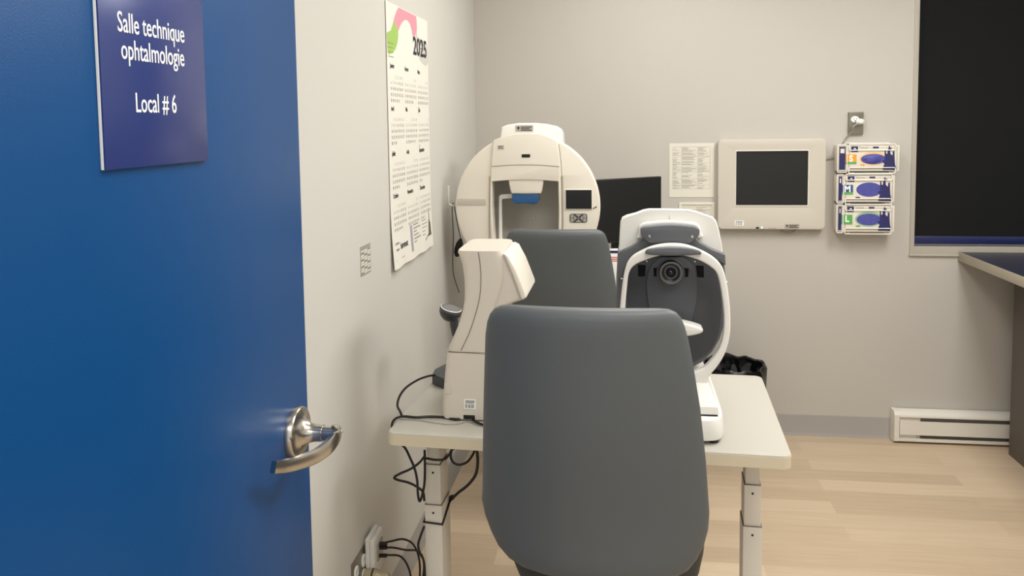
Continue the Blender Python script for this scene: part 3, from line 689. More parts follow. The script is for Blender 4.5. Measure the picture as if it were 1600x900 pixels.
# nameplate
a, c = hp(714.5, 310.5, .016), hp(759, 321, .016)
np_ = MB().plate([[(a[0], c[1]), (c[0], c[1]), (c[0], a[1]), (a[0], a[1])]], .002, onback(0, YH-.0145, 0), .0004).obj('nameplate', mat('nameplate_grey', (196, 189, 176), .4), va)
b = MB()
for k in range(9): b.plate([ell(a[0]+.012+k*.0107, (a[1]+c[1])/2, .0042, .006, 12), ell(a[0]+.012+k*.0107, (a[1]+c[1])/2, .003, .0045, 12)], .0006, onback(0, YH-.0165, 0))
b.obj('embossed_letters', M_inkl, np_, smooth=False)
# right-hand display and keypad
a, c = hp(884, 297, .02), hp(924.5, 326.5, .02)
MB().plate([rrect(a[0]-.003, c[1]-.003, c[0]+.003, a[1]+.003, .003)], .004, onback(0, YH-.0145, 0), .001).obj('display_bezel', M_plastic, va)
MB().plate([[(a[0], c[1]), (c[0], c[1]), (c[0], a[1]), (a[0], a[1])]], .001, onback(0, YH-.018, 0)).obj('display_screen', M_screen, va, smooth=False)
a, c = hp(890, 334, .02), hp(917.5, 348, .02); yk = YH-.0145
kp = MB().plate([rrect(a[0], c[1], c[0], a[1], .008)], .002, onback(0, yk, 0)).obj('keypad', M_dplast, va, smooth=False)
cx_, cz_ = (a[0]+c[0])/2, (a[1]+c[1])/2; w_, h_ = (c[0]-a[0])/2, (a[1]-c[1])/2
b = MB(); yk2 = yk-.0018; g_ = .0018
def tri(pts): b.plate([pts], .001, onback(0, yk2, 0))
sx_ = w_*.52
for s1 in (-1, 1):
    for s2 in (-1, 1): tri([(cx_+s1*(sx_+g_*.6), cz_+s2*g_*.6), (cx_+s1*(w_-.003), cz_+s2*g_*.6), (cx_+s1*(w_-.004), cz_+s2*(h_-.003)), (cx_+s1*(sx_+g_*.6), cz_+s2*(h_-.002))][::s1*s2])
tri([(cx_-sx_+.005, cz_+h_-.002), (cx_, cz_+.005), (cx_+sx_-.005, cz_+h_-.002)]); tri([(cx_-sx_+.005, cz_-h_+.002), (cx_, cz_-.005), (cx_+sx_-.005, cz_-h_+.002)])
tri([(cx_-sx_+.001, cz_+h_-.006), (cx_-.006, cz_), (cx_-sx_+.001, cz_-h_+.006)]); tri([(cx_+sx_-.001, cz_+h_-.006), (cx_+.006, cz_), (cx_+sx_-.001, cz_-h_+.006)])
tri(rrect(cx_-.0025, cz_-.0025, cx_+.0025, cz_+.0025, .0008, 2))
b.obj('keys', M_tag, kp, smooth=False)
a = hp(928.5, 325, .018); b = MB(); b.plate([ell(a[0]-.002, a[1]-.001, .0025, .0025, 10)], .002, onback(0, YH-.0145, 0)); b.plate([ell(a[0]+.006, a[1]+.003, .0035, .003, 10)], .002, onback(0, YH-.0145, 0)); b.obj('small_jacks', M_black, va)
# side panel seam line and forehead rest
MB().tube([Vector((p[0], YH-.0165, p[1])) for p in (hp(874, 225), hp(877.5, 255), hp(879.5, 300), hp(880.5, 375))], .0007, smooth=2, n=6).obj('panel_seam', M_seam, va)
fo = [hp(x_, y_) for x_, y_ in ((795.5, 279), (850, 279), (849.5, 285), (847, 298), (845.5, 302), (822, 302.5), (800.5, 302), (798.5, 298), (796, 286))]
MB().plate([fo], .05, onback(0, YH+.03, 0), .006).obj('forehead_bracket', M_plastic, va)
fo = [hp(x_, y_) for x_, y_ in ((800.5, 302), (842, 302), (842.5, 312), (839.5, 317), (834, 318.3), (828, 317.8), (821, 316.8), (814, 317.8), (808, 318.3), (803, 317), (800.5, 312))]
MB().plate([fo], .035, onback(0, YH+.02, 0), .004).obj('forehead_pad', M_bluerest, va)
fo = [hp(x_, y_) for x_, y_ in ((801, 303.5), (781, 305), (778, 308), (778, 378), (780, 382), (800, 380.5), (800, 375), (784, 376.5), (783, 372), (782.5, 315), (784, 311.8), (801, 310.5))]
MB().plate([fo], .014, onback(0, YH+.04, 0), .002).obj('lens_holder_frame', M_wplast, va)
a, c = hp(768, 377), hp(880, 399); MB().plate([rrect(a[0], c[1], c[0], a[1]-.018, .012)], .09, onback(0, YH+.05, 0), .01).obj('chin_ledge', M_plastic, va)

# ------------------------------------------------------------------ chairs
def chair(loc, rotz, lift, label):
    t_ = thing('office_chair', label, 'chair', loc, rotz, 'grey vinyl office chairs')
    Mw = wm(t_)
    L = lift
    # (z, half width, half thickness, y centre, x centre)
    rows = [(.672, .080, .012, .020, .012), (.674, .115, .018, .020, .012), (.680, .146, .022, .020, .011), (.692, .170, .025, .020, .010), (.711, .188, .027, .021, .008), (.736, .2015, .028, .022, .007), (.765, .211, .029, .022, .005), (.795, .2150, .030, .021, .003),
            (.835, .2120, .030, .018, .003), (.90, .2080, .030, .010, .002), (1.00, .200, .029, .003, -.001), (1.08, .191, .028, -.003, -.005), (1.13, .1845, .027, -.008, -.008), (1.155, .179, .026, -.011, -.009),
            (1.170, .173, .024, -.013, -.009), (1.181, .164, .020, -.014, -.009), (1.187, .152, .014, -.014, -.009), (1.189, .140, .008, -.014, -.009)]
    def ring(r, grow=0, dy=0, e=3.2):
        z, a_, b_, cy_, cx_ = r
        out = []
        for v in sup(cx_, cy_+dy, a_+grow, b_, e, z+L, 72):
            # shell is gently wrapped round the sitter
            u = (v.x-cx_)/.2; v.y += .030*u*u; out.append(v)
        return out
    MB().loft([ring(r) for r in rows], mx=Mw).obj('backrest', M_vinyl, t_)
    lo = [(.610, .10, .010, .072, .022), (.613, .135, .018, .070, .022), (.630, .168, .024, .068, .022), (.66, .180, .027, .066, .022), (.70, .189, .028, .064, .021), (.74, .1955, .028, .060, .018), (.77, .2000, .028, .056, .014), (.80, .203, .027, .052, .010), (.84, .198, .025, .048, .006), (.90, .190, .020, .036, .003), (1.08, .17, .014, .015, 0), (1.14, .15, .006, .005, 0)]
    MB().loft([ring(r) for r in lo], mx=Mw).obj('backrest_cushion', M_vinyld, t_)
    se = [(.400, .15, .15), (.405, .180, .185), (.425, .197, .205), (.455, .200, .208), (.478, .195, .203), (.490, .18, .188), (.495, .15, .155)]
    MB().loft([sup(.010, .295, a_, b_, 3.4, z+L, 60) for z, a_, b_ in se], mx=Mw).obj('seat', M_vinyl, t_)
    MB().box((-.16, .12, .385+L), (.18, .46, .402+L), .005, mx=Mw).obj('seat_pan', M_vinyld, t_)
    MB().tube([Mw @ Vector(p) for p in ((0, .26, .375+L), (0, .12, .375+L), (0, .085, .42+L), (0, .072, .55+L), (0, .060, .70+L))], .012, rz=.032, n=16).obj('back_bracket', M_black, t_)
    MB().lathe([(0, .065), (.030, .065), (.030, .20), (.024, .205), (.016, .205), (.016, .388+L), (0, .388+L)], 28, Mw @ Matrix.Translation((0, .30, 0))).obj('gas_lift', M_black, t_)
    for k in range(5):
        an = 2*PI*k/5+.3; c_, s2 = math.cos(an), math.sin(an)
        d = Vector((c_, s2, 0)); side = Vector((-s2, c_, 0)); o_ = Vector((0, .30, 0)); rg = []
        for r, hw, z0, z1 in ((.02, .022, .07, .115), (.12, .018, .068, .102), (.25, .014, .062, .085), (.285, .010, .062, .078)):
            rg.append([o_+d*r+side*hw+Vector((0, 0, z0)), o_+d*r+side*hw*.7+Vector((0, 0, z1)), o_+d*r-side*hw*.7+Vector((0, 0, z1)), o_+d*r-side*hw+Vector((0, 0, z0))])
        lg = MB().loft(rg, mx=Mw).obj('leg', M_black, t_)
        b = MB()
        for s3 in (-1, 1): b.lathe([(0, -.009), (.022, -.009), (.026, -.005), (.026, .005), (.022, .009), (0, .009)], 24, Mw @ Matrix.Translation(o_+d*.272+side*(.013*s3)+Vector((0, 0, .026))) @ Matrix.Rotation(an, 4, 'Z') @ Matrix.Rotation(PI/2, 4, 'X'))
        b.box((-.004, -.022, .03), (.004, .022, .064), mx=Mw @ Matrix.Translation(o_+d*.272) @ Matrix.Rotation(an, 4, 'Z')) 
        b.obj('caster', M_black, lg)
    return t_
pc = W(926, 700, y=1.45)
chair((pc.x-.006, 1.45, 0), math.radians(-1.5), 0, 'dark grey vinyl office chair seen from behind, nearest in front of the white table')
pc2 = W(873, 430, y=2.86)
chair((pc2.x, 2.86, 0), math.radians(-1), -.045, 'dark grey vinyl office chair facing the round analyzer, beyond the white table')

# ------------------------------------------------------------------ instrument table
TA = math.radians(-2.65); TZ = .75
tb = thing('instrument_table', 'white height-adjustable instrument table with cream edge behind the nearest chair', 'table', (-.10, 2.18, 0), TA)
TM = wm(tb)
fl = TM.inverted() @ W(604, 676, z=TZ); fr = TM.inverted() @ W(1238, 714, z=TZ); br_ = TM.inverted() @ W(1184, 587, z=TZ)
tx0, tx1, ty0, ty1 = fl.x, fr.x, (fl.y+fr.y)/2, br_.y
TT = TM @ Matrix.Translation((0, 0, TZ-.032))
MB().plate([rrect(tx0, ty0, tx1, ty1, .022, 6)], .032, TT, .0018).obj('tabletop', M_lam, tb)
MB().plate([rrect(tx0-.0012, ty0-.0012, tx1+.0012, ty1+.0012, .023, 6), rrect(tx0+.001, ty0+.001, tx1-.001, ty1-.001, .021, 6)[::-1]], .0275, TT @ Matrix.Translation((0, 0, .001)), 0).obj('edge_band', M_edge, tb)
def table_leg(pxl, pxr, j1, j2, pcx):
    # front faces of the three telescoping stages, at the leg's own distance
    yl = .0
    base = W(pcx, 800, y=2.06); lx = (TM.inverted() @ base).x; fy = (TM.inverted() @ base).y
    z1 = W(pcx, j1, y=2.06).z; z2 = W(pcx, j2, y=2.06).z
    L_ = None
    o_ = MB().box((lx-.0235, fy, .06), (lx+.0235, fy+.085, z2), .0015, mx=TM).obj('leg', M_legp, tb)
    s1 = MB().box((lx-.0205, fy+.004, z2-.1), (lx+.0205, fy+.081, z1), .0012, mx=TM).obj('middle_stage', M_legp, o_)
    s2 = MB().box((lx-.0175, fy+.008, z1-.1), (lx+.0175, fy+.077, TZ-.060), .001, mx=TM).obj('top_stage', M_legp, o_)
    for zz_, yo in ((z1-.022, .004), (z2-.022, 0)): MB().lathe([(0, 0), (.003, 0), (.003, .001), (0, .001)], 12, TM @ Matrix.Translation((lx, fy+yo, zz_)) @ Matrix.Rotation(PI/2, 4, 'X')).obj('screw_hole', M_black, o_)
    for zz_, dx, dy in ((z1, .0206, .0038), (z2, .0236, -.0002)): MB().box((lx-dx, fy+dy, zz_-.0012), (lx+dx, fy+.085-dy, zz_+.0004), mx=TM).obj('stage_collar', M_seam, o_)
    MB().box((lx-.0165, ty0+.10, TZ-.062), (lx+.0165, ty1-.02, TZ-.032), .002, mx=TM).obj('top_bracket', M_legp, tb)
    MB().box((lx-.035, ty0+.02, .018), (lx+.035, ty1-.16, .06), .006, mx=TM).obj('foot', M_legp, tb)
    for yy_ in (ty0+.05, ty1-.19): MB().lathe([(0, 0), (.018, 0), (.018, .012), (.006, .014), (.006, .02), (0, .02)], 16, TM @ Matrix.Translation((lx, yy_, 0))).obj('glide', M_black, tb)
    return lx, fy, z1, z2
LL = table_leg(664, 690, 727, 789, 677)
RR = table_leg(1161, 1191, 759, 823, 1176)
MB().box((LL[0]+.03, (ty0+ty1)/2+.03, TZ-.058), (RR[0]-.03, (ty0+ty1)/2+.07, TZ-.0325), .002, mx=TM).obj('cross_beam', M_legp, tb)

# ------------------------------------------------------------------ beige column instrument (left)
YK = 2.03
kd = thing('curved_column_instrument', 'beige eye instrument with curved neck and slanted head on the white table', 'medical device', (W(720, 650, y=YK).x+.03, YK+.1, TZ))
def kp_(px, py): p = W(px, py, y=YK); return p.x, p.z
base_l = [(689.5, 652), (690, 640), (692, 600), (696, 551)]
rows = [(646.5, 688, 800), (640, 687.5, 800), (600, 690.5, 790), (575, 693, 784), (551, 695.5, 779)]
def krings(rows, dy0, dy1, e=6, taper=0):
    out = []
    for i, (py, l, r) in enumerate(rows):
        xl, z = kp_(l, py); xr, _ = kp_(r, py)
        out.append(sup((xl+xr)/2, YK+(dy0+dy1)/2, (xr-xl)/2, (dy1-dy0)/2*(1), e, z, 56))
    return out
rg = krings(rows, 0, .24, 9)
for p in rg[0]: p.z = TZ+.004
MB().loft(rg).obj('base_housing', M_beige, kd)
rows = [(550, 696.5, 778), (548.5, 696, 778), (530, 704.5, 772), (510, 713, 770), (490, 719, 772), (472, 722, 778), (455, 722.5, 785), (435, 721.5, 790), (415, 718.5, 790), (402, 714, 788), (396, 711, 786), (392.5, 712.5, 784)]
rg = krings(rows, .004, .225, 7)
MB().loft(rg).obj('curved_neck', M_beige, kd)
hpx = [(752, 394.5), (786, 397), (793, 401), (800, 413), (810, 436), (819, 459), (819, 467), (813, 471.5), (800, 476), (790, 480), (770, 492), (750, 500), (745, 450)]
MB().plate([[kp_(*p) for p in hpx]], .20, onback(0, YK+.214, 0), .007).obj('slanted_head', M_beige, kd)
rim = [(786.5, 397), (794, 400.5), (806, 423), (821, 461), (821.5, 466), (816, 470), (813, 466), (801, 432), (789, 404)]
MB().plate([[kp_(*p) for p in rim]], .215, onback(0, YK+.220, 0), .004).obj('screen_rim', M_plastic, kd)
sm = [(747, 394.6), (750, 415), (751, 440), (749, 465), (743, 490), (733, 520), (720, 548)]
MB().tube([Vector((kp_(*p)[0], YK+.0035, kp_(*p)[1])) for p in sm], .0011, n=6).obj('neck_seam', M_seam, kd)
sm = [(699.5, 549.6), (725, 551.5), (760, 553.5)]
MB().tube([Vector((kp_(*p)[0], YK+.001, kp_(*p)[1])) for p in sm], .0012, n=6).obj('waist_seam', M_seam, kd)
stick(kd, 725, 623.5, 744, 639.5, YK-.0002, M_white, 'asset_sticker', 4, bars=True)
a, c = kp_(695, 599), kp_(706, 615); MB().plate([rrect(a[0], c[1], c[0], a[1], .001)], .002, onback(0, YK+.0012, 0), .0004).obj('clear_latch', M_panel, kd)
a, c = kp_(724, 648), kp_(742, 652); MB().box((a[0], YK-.001, TZ+.005), (c[0], YK+.02, TZ+.016), .001).obj('cable_port', M_black, kd)
MB().box((kp_(770, 500)[0]-.02, YK+.05, kp_(780, 545)[1]), (kp_(770, 500)[0]+.03, YK+.16, kp_(780, 478)[1]), .01).obj('support_arm', M_beige, kd)

# scanner with oval head behind it
sb = W(690, 590, z=TZ+.02)
sc_ = thing('oval_head_scanner', 'charcoal handheld unit with grey oval face, behind the beige curved instrument', 'scanner', (sb.x, 2.36, TZ))
YS = 2.36
def sp_(px, py, d=0): p = W(px, py, y=YS-d); return Vector((p.x, YS-d, p.z))
bb = sp_(694, 588)
bl = W(677, 578, y=2.40)
q0, q1, q2 = W(675.5, 580, y=2.33), W(695, 600, y=2.25), W(712, 598, y=2.28)
MB().plate([[(q0.x, 2.36), (q0.x+.004, 2.31), (q0.x+.045, 2.275), (q0.x+.13, 2.275), (q0.x+.13, 2.42), (q0.x+.02, 2.42)]], .032, Matrix.Translation((0, 0, TZ+.0005)), .004).obj('stand_base', M_dplast, sc_)
MB().tube([(q0.x+.085, 2.37, TZ+.032), (q0.x+.075, 2.37, TZ+.10), (q0.x+.070, 2.365, TZ+.17)], .010, n=14).obj('stand_pole', M_wplast, sc_)
hc_ = sp_(704, 485)
M1 = Matrix.Translation(hc_) @ Matrix.Rotation(math.radians(16), 4, 'Y') @ Matrix.Rotation(math.radians(3), 4, 'X')
MB().lathe([(0, -.014), (.022, -.014), (.032, -.006), (.034, .002), (.031, .007), (0, .007)], 40, M1 @ Matrix.Diagonal((1, 1.1, 1, 1))).obj('oval_head', M_dplast, sc_)
MB().lathe([(0, .0072), (.027, .0072), (.026, .009), (0, .009)], 40, M1 @ Matrix.Diagonal((1, 1.1, 1, 1))).obj('oval_face', mat('soft_grey', (112, 113, 112), .45), sc_)
MB().lathe([(.0275, .0068), (.0312, .0060), (.0314, .0075), (.029, .0086)], 40, M1 @ Matrix.Diagonal((1, 1.1, 1, 1))).obj('white_rim', M_wplast, sc_)
MB().lathe([(0, -.032), (.016, -.03), (.027, -.02), (.033, -.008), (.029, -.008), (0, -.012)], 32, M1).obj('lower_cup', M_dplast, sc_)
MB().tube([hc_+Vector((.008, 0, -.02)), hc_+Vector((.012, .0, -.05)), hc_+Vector((.016, .003, -.075))], .013, n=14).obj('grip', M_dplast, sc_)
# cords on and under the table (nearest first)
def cord(label, pts, r=.0033, m=M_cord, grp=None, name='power_cord'):
    return tag(MB().tube(pts, r).obj(name, m, None), label, 'cord', grp)
def tw(px, py, d=0): p = W(px, py, z=TZ+.004+d); return p
cord('black cord looping from the charcoal scanner stand out over the table edge', [W(*p, y=yy) for p, yy in (((679, 586), 2.30), ((668, 588), 2.25), ((652, 594), 2.2), ((634, 606), 2.16), ((624, 620), 2.13), ((621, 634), 2.11), ((626, 645), 2.10), ((633, 668), 2.10), ((634, 690), 2.05))])
cord('black cord lying across the white tabletop from the beige instrument', [W(*p, z=TZ+zz_) for p, zz_ in (((741, 651), .007), ((733, 649), .010), ((725, 653), .0045), ((712, 655), .0045), ((695, 652), .0045), ((672, 651), .0045), ((650, 652), .0045), ((632, 650.5), .0045))]+[W(620, 653, y=2.0), W(614, 659, y=2.0), W(612.5, 668, y=2.01), W(618, 688, y=2.03)])
cord('short black cord from the beige instrument running behind the nearest chair', [W(*p, z=TZ+zz_) for p, zz_ in (((736, 650), .009), ((739, 655), .005), ((746, 660), .0045), ((760, 664), .0045), ((800, 662), .0045))])
cord('thin grey cord lying on the white tabletop in front of the beige instrument', [W(*p, z=TZ+.002) for p in ((624, 655), (650, 656), (675, 660), (700, 663), (718, 662), (730, 658), (745, 664), (765, 668))], .001, M_cordg)
hang = 'black cords hanging below the table'
YC = 2.02
def hp2(*pts, y=YC): return [W(px, py, y=y+dy) for px, py, dy in pts]
cord('black cord hanging in a long narrow V left of the left table leg', hp2((619, 690, .01), (632, 699, .02), (640, 714, .01), (648, 733, 0), (652, 752, -.01), (653, 772, -.01), (655.5, 783, -.01), (659, 776, -.01), (663, 757, -.01), (664, 735, -.01), (663.5, 703, 0)), grp=None)
cord('black cord folded in a sharp point beside the left table leg', hp2((664, 712, -.02), (655, 723, -.01), (641, 733, 0), (625, 740, .01), (616, 746, .01), (622, 750, .01), (638, 754, .005), (652, 761, 0), (661, 769, 0), (663, 782, .01)))
cord('black cord wrapped across the top of the left table leg', hp2((666, 716, -.005), (680, 718.5, -.01), (694, 717.5, -.005), (702, 710, .03), (706, 703, .06), (714, 699, .1)))
cord('black cord loop hanging under the tabletop right of the left leg', hp2((706, 700, .06), (704.5, 715, .05), (710, 724, .05), (720, 726, .05), (731, 721, .06), (739, 710, .08), (743, 700, .1)))
cord('black cord curving down from the table to the middle of the left leg', hp2((745, 702, .03), (746.5, 722, .03), (743, 742, .03), (731, 758, .05), (716, 770, .08), (702.5, 783, .125)), .0042)
cord('black cord bulging out left of the lower table leg', hp2((663, 822, .03), (657, 838, .02), (653.5, 852, .02), (657, 866, .02), (662, 876, .03), (664, 900, .03), (664, 950, .03), (666, 1080, .05)))
lx, fy, z1, z2 = LL
zt_ = W(677, 817, y=2.06).z
lp = [TM @ Vector(p) for p in ((lx-.026, fy-.0025, zt_+.002), (lx+.025, fy-.0025, zt_-.001), (lx+.0265, fy+.088, zt_+.032), (lx-.026, fy+.088, zt_+.034))]
ti = thing('cable_tie', 'black tie strapped round the left table leg', 'tie', lp[0])
MB().tube(lp, .0034, smooth=0, closed=True).obj('strap', M_cord, ti)
MB().box((-.006, -.005, -.006), (.006, .005, .006), .002, mx=Matrix.Translation(lp[2]+Vector((.004, -.004, .002)))).obj('tie_head', M_cord, ti)

# ------------------------------------------------------------------ eye-exam unit (right)
YA = 2.06
ra_c = W(1050, 690, y=YA).x
ar = thing('eye_refractor_unit', 'white and grey eye-exam unit with round lens and white head frame on the white table', 'medical device', (ra_c, 2.15, TZ))
def ap(px, py, d=0): p = W(px, py, y=YA-d); return (p.x, p.z)
def apx(pts, d=0): return [ap(*p, d) for p in pts]
def body_loft(pts, y0, steps, mirror_c=None):
    """front outline carried backwards, (dy, scale) steps about the outline's centre"""
    P_ = [Vector((*p, 0)) for p in pts]; cx0_ = sum(p.x for p in P_)/len(P_); cz0_ = sum(p.y for p in P_)/len(P_); zlow = min(p.y for p in P_)
    return [[Vector((cx0_+(p.x-cx0_)*sx, y0+dy, cz0_+(p.y-cz0_)*sz+(zlow-cz0_)*(1-sz)*.55)) for p in P_] for dy, sx, sz in steps]
def dens(pts, n=3): return [(p.x, p.y) for p in catmull([(*p, 0) for p in pts], n, True)]
hood = [(966, 408), (967.5, 378), (969, 352), (972, 344), (980, 339.5), (993, 336), (1006, 330.5), (1016, 328.6), (1046, 328.8), (1078, 329.5), (1092, 333), (1106, 338), (1117, 342), (1122.5, 348), (1127, 362), (1132, 388), (1134, 408)]
MB().loft(body_loft(apx(hood), YA+.04, [(0, .975, .965), (.004, .99, .985), (.012, 1, .99), (.05, 1, .95), (.10, 1, .88), (.20, .98, .70), (.27, .92, .50), (.295, .84, .36)])).obj('white_hood', M_wplast, ar)
front_edge = apx([(1046, 328.8)])[0]
MB().tube([Vector((ap(1046, 331)[0], YA+.0415, ap(1046, 331)[1])), Vector((ap(1048, 350)[0], YA+.0395, ap(1048, 350)[1]))], .0007, smooth=0, n=6).obj('hood_seam', M_seam, ar)
low = [(964.5, 412), (966, 398), (1134, 399), (1137, 440), (1139, 480), (1136, 510), (1128, 535), (1116, 556), (1100, 572), (1076, 584), (1040, 588), (1004, 582), (982, 564), (968, 538), (962, 500), (962.5, 450)]
MB().loft(body_loft(apx(low), YA+.03, [(0, .96, .96), (.004, .985, .985), (.012, 1, 1), (.12, 1.004, 1), (.24, .955, .94), (.28, .85, .85)])).obj('grey_body', M_gplast, ar)
# darker front well inside the head frame
well = dens([(980, 470), (981, 430), (992, 410), (1020, 400), (1050, 398), (1082, 400), (1110, 411), (1122, 430), (1129, 470), (1126, 520), (1112, 552), (1080, 572), (1040, 576), (1000, 562), (984, 525)], 4)
MB().plate([apx(well)], .006, onback(0, YA+.032, 0), .002).obj('front_well', M_dplast, ar)
mid = dens([(1014, 480), (1011, 440), (1022, 412), (1050, 400), (1080, 412), (1090, 440), (1088, 480), (1076, 515), (1050, 528), (1026, 515)], 5)
MB().plate([apx(mid)], .010, onback(0, YA+.028, 0), .003).obj('centre_panel', mat('centre_panel_grey', (74, 76, 82), .42), ar)
# brow shoulder (grey) and visor
sh = [(964.5, 430), (965.5, 396), (985, 388), (1003, 378), (1008, 372), (1088, 373), (1094, 380), (1112, 390), (1134, 399), (1135, 416), (1126, 410), (1104, 398), (1078, 387), (1046, 384), (1012, 389), (985, 402), (976, 418), (970, 440)]
MB().plate([apx(sh)], .030, onback(0, YA+.040, 0), .003).obj('brow_shoulder', M_gplast, ar)
vi = dens([(1001, 363), (1002, 357), (1012, 354), (1046, 351), (1080, 353.5), (1091, 357), (1093.5, 362), (1091, 370), (1082, 377), (1076, 381.5), (1046, 380), (1018, 381), (1010, 376), (1003, 370)], 4)
MB().plate([apx(vi, .015)], .030, onback(0, YA+.015, 0), .004).obj('visor', mat('visor_grey', (92, 94, 99), .4), ar)
vr = dens([(998, 366), (999, 355), (1010, 349), (1046, 346), (1082, 349), (1094, 354), (1097, 365), (1100, 372), (1090, 374), (1046, 362), (1005, 374), (996, 374)], 4)
MB().plate([apx(vr)], .022, onback(0, YA+.041, 0), .005).obj('hood_brow', M_wplast, ar)
for px, py, dd in ((1014.5, 369.5, .0155), (1081.5, 370, .0155)):
    x_, z_ = ap(px, py, dd); MB().lathe([(0, 0), (.0036, 0), (.0036, .0016), (.002, .002), (.002, .0008), (0, .0008)], 16, Matrix.Translation((x_, YA-dd, z_)) @ Matrix.Rotation(PI/2, 4, 'X')).obj('screw', M_steel, ar)
for px, py in ((1010.5, 411), (1087, 411.5)):
    x_, z_ = ap(px, py); MB().lathe([(0, 0), (.0026, 0), (.0026, .0018), (0, .0024)], 14, Matrix.Translation((x_, YA+.0185 if abs(px-1048.7) < 35 else YA+.026, z_)) @ Matrix.Rotation(PI/2, 4, 'X')).obj('screw', M_steel, ar)
# windows
for q in ([(997, 416), (1009.5, 417), (1008, 434.5), (997.5, 435)], [(1088.5, 417.5), (1101, 418), (1101.5, 436.5), (1091, 436)]): MB().plate([apx(q)], .0025, onback(0, YA+.0275, 0)).obj('sensor_window', M_pit, ar, smooth=False)
for q in ([(1021.5, 420.5), (1029.5, 420), (1029.5, 434), (1022, 433.5)], [(1069.5, 420.5), (1077, 421.5), (1076, 435), (1070, 434.5)]): MB().plate([apx(q)], .002, onback(0, YA+.0185, 0)).obj('sensor_window', M_pit, ar, smooth=False)
MB().plate([dens(apx([(1028, 398), (1050, 396), (1068, 398.5), (1062, 402.5), (1050, 403.5), (1036, 402.5)]), 4)], .003, onback(0, YA+.0185, 0)).obj('upper_window', M_pit, ar, smooth=False)
# lens
lx_, lz_ = ap(1048.5, 426); fy_ = YA+.018
my_ = Matrix.Translation((lx_, fy_, lz_)) @ Matrix.Rotation(PI/2, 4, 'X')
MB().lathe([(0, -.001), (.041, -.001), (.041, .003), (.039, .005), (.0, .005)], 48, my_ @ Matrix.Translation((0, -.004, 0)) @ Matrix.Diagonal((.86, .92, 1, 1))).obj('lens_mount', mat('lens_mount_grey', (78, 80, 86), .42), ar)
MB().lathe([(0, .004), (.030, .004), (.030, .020), (.0285, .022), (.024, .018), (.0165, .015), (.010, .009), (0, .009)], 56, my_).obj('lens_barrel', M_black, ar)
rg_ = MB()
for r, h in ((.0275, .0222), (.0245, .0192), (.0150, .0148)): rg_.lathe([(r-.0009, h-.001), (r-.0007, h+.0006), (r+.0007, h+.0006), (r+.0009, h-.001)], 56, my_)
rg_.obj('lens_rings', M_ring, ar)
MB().lathe([(.0082, .009), (.006, .0125), (.003, .014), (0, .0145)], 32, my_).obj('front_lens', M_lens, ar)
# head frame
YW = YA-.035
def aw(px, py): p = W(px, py, y=YW); return (p.x, p.z)
outer = [(966.5, 520), (969, 480), (972.5, 445), (977.5, 418), (986, 402), (1003, 391), (1022, 383.5), (1046, 380), (1072, 382), (1096, 391), (1115, 402), (1127, 415), (1133.5, 435), (1138, 462), (1140.5, 495), (1139.5, 522), (1133, 548), (1122, 568), (1110, 583), (1106, 592), (1105, 619), (1092, 621), (1060, 628), (1020, 624), (1000, 606), (990, 590), (974, 560)]
inner = [(977, 480), (979.5, 450), (983, 425), (992, 413), (1010, 404.5), (1030, 398.5), (1050, 397.5), (1072, 399), (1094, 406.5), (1110, 416), (1119.5, 426), (1125, 445), (1129.5, 475), (1131, 500), (1129, 525), (1122, 545), (1110, 562), (1095, 575), (1060, 586), (1030, 584), (1000, 570), (984, 548), (976.5, 520)]
d2 = lambda P_: [(p.x, p.y) for p in catmull([(*aw(*q), 0) for q in P_], 4, True)]
MB().plate([d2(outer), d2(inner)], .026, onback(0, YW+.013, 0), .0042).obj('head_frame', M_wplast, ar)
pad = [(1008, 392), (1012, 387.5), (1030, 384.8), (1050, 384), (1072, 385.3), (1090, 389), (1094.5, 392.5), (1092, 395.5), (1070, 397), (1050, 397.5), (1028, 397), (1011, 395)]
MB().plate([d2(pad)], .014, onback(0, YW-.010, 0), .0035).obj('forehead_pad', M_gplast, ar)
for q in ((1135.3, 441), (971.5, 436)):
    x_, z_ = aw(*q); MB().lathe([(0, 0), (.0022, 0), (.0022, .002), (0, .003)], 10, Matrix.Translation((x_, YW, z_))).obj('eye_level_mark', M_wplast, ar)
# struts tying the frame to the body/base
b = MB(); x_, z_ = aw(1099, 606)
b.box((aw(1010, 600)[0], YW-.010, TZ+.085), (aw(1104, 600)[0], YW+.09, aw(1099, 596)[1]), .006); b.obj('frame_stem', M_wplast, ar)
# chin rest
cr_ = [(1036, 502), (1060, 503), (1076, 506), (1090, 510), (1097, 513), (1098.5, 517), (1095, 520.5), (1084, 523.5), (1070, 525), (1030, 525), (1000, 524), (998, 506), (1010, 502)]
MB().plate([dens([(W(*q, y=YW-.02).x, W(*q, y=YW-.02).z) for q in cr_], 4)], .045, onback(0, YW+.02, 0), .006).obj('chin_rest', M_wplast, ar)
MB().lathe([(0, 0), (.012, 0), (.012, .08), (0, .08)], 20, Matrix.Translation((lx_, YW-.002, aw(1048, 600)[1]-.002))).obj('chin_post', M_gplast, ar)
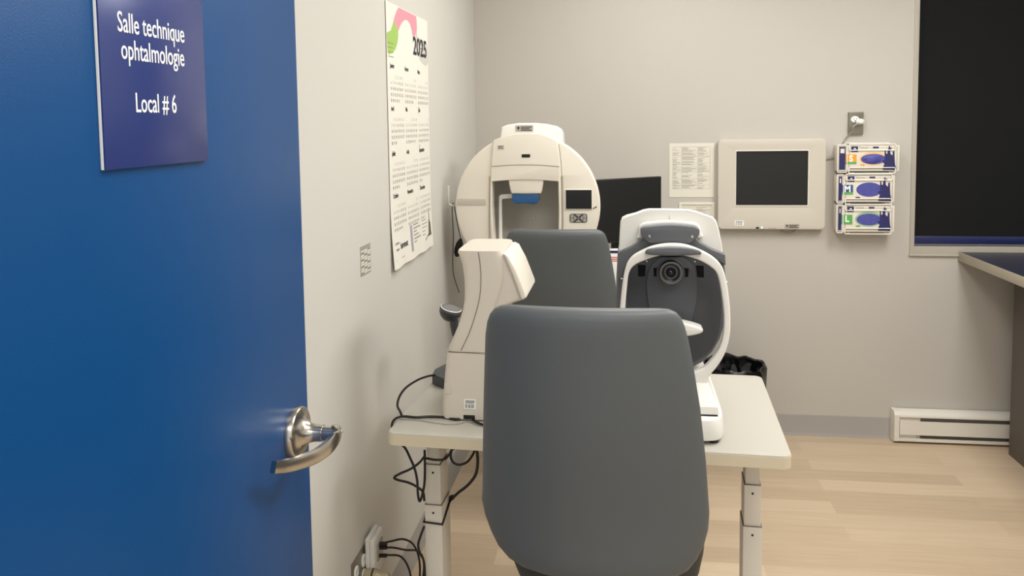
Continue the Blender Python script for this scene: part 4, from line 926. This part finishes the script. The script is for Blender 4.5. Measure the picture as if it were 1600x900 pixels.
# base
b0 = W(1135.5, 692, z=TZ); bxr = W(1136, 690, y=1.945).x; bxl = 2*ra_c-bxr
by0 = 1.928
def slab(x0, x1, y0, y1, z0, z1, e, name, m, tp=.02):
    cxx, cyy = (x0+x1)/2, (y0+y1)/2; a_, b_ = (x1-x0)/2, (y1-y0)/2
    MB().loft([sup(cxx, cyy, a_-.008, b_-.008, e, z0, 64), sup(cxx, cyy, a_-.002, b_-.002, e, z0+.003, 64), sup(cxx, cyy, a_, b_, e, z0+.010, 64), sup(cxx, cyy, a_-tp*.3, b_-tp*.3, e, z1-.010, 64), sup(cxx, cyy, a_-tp*.5, b_-tp*.5, e, z1-.003, 64), sup(cxx, cyy, a_-tp*.5-.006, b_-tp*.5-.006, e, z1, 64)]).obj(name, m, ar)
slab(bxl, bxr, by0, 2.38, TZ+.008, TZ+.062, 7, 'lower_base', M_wplast, .01)
for xx in (bxl+.03, bxr-.03):
    for y_ in (by0+.03, 2.35): MB().lathe([(0, 0), (.012, 0), (.012, .009), (0, .009)], 16, Matrix.Translation((xx, y_, TZ))).obj('rubber_foot', M_black, ar)
ux = W(1123, 645, y=by0+.03).x; uxl = 2*ra_c-ux
Box('shadow_gap', (uxl+.002, by0+.028, TZ+.0622), (ux-.002, 2.34, TZ+.066), M_black, ar, .001)
cxx = ra_c
MB().loft([[Vector((cxx+s_*hw, yv, z)) for s_, yv in ((-1, y0), (1, y0), (1, 2.33), (-1, 2.33))] for z, hw, y0 in ((TZ+.066, ux-cxx, by0+.030), (TZ+.083, ux-cxx-.001, by0+.033), (TZ+.105, ux-cxx-.010, by0+.060), (TZ+.125, ux-cxx-.018, by0+.080))]).obj('upper_base', M_wplast, ar)

# ceiling lamps (behind / above the frame; the panel above the analyzer is added fill)
for (lx0, ly0, sx_, sy_), lab in (((1.3, 2.3, .6, 1.2), 'recessed ceiling light panel nearer the window'), ((.15, 2.85, .6, 1.2), 'added fill light panel above the round analyzer'), ((.1, -.9, 1.2, .6), 'recessed ceiling light panel outside the doorway'), ((.55, .95, 1.2, .6), 'recessed ceiling light panel just inside the doorway')):
    cl = thing('ceiling_light', lab, 'ceiling light', (lx0, ly0, CEIL-.03))
    MB().plate([[(lx0-sx_/2, ly0-sy_/2), (lx0+sx_/2, ly0-sy_/2), (lx0+sx_/2, ly0+sy_/2), (lx0-sx_/2, ly0+sy_/2)], [(lx0-sx_/2+.02, ly0-sy_/2+.02), (lx0+sx_/2-.02, ly0-sy_/2+.02), (lx0+sx_/2-.02, ly0+sy_/2-.02), (lx0-sx_/2+.02, ly0+sy_/2-.02)]], .03, Matrix.Translation((0, 0, CEIL-.032))).obj('frame', M_white, cl, smooth=False)
    Box('diffuser', (lx0-sx_/2+.02, ly0-sy_/2+.02, CEIL-.02), (lx0+sx_/2-.02, ly0+sy_/2-.02, CEIL-.012), M_lampdif, cl, smooth=False)
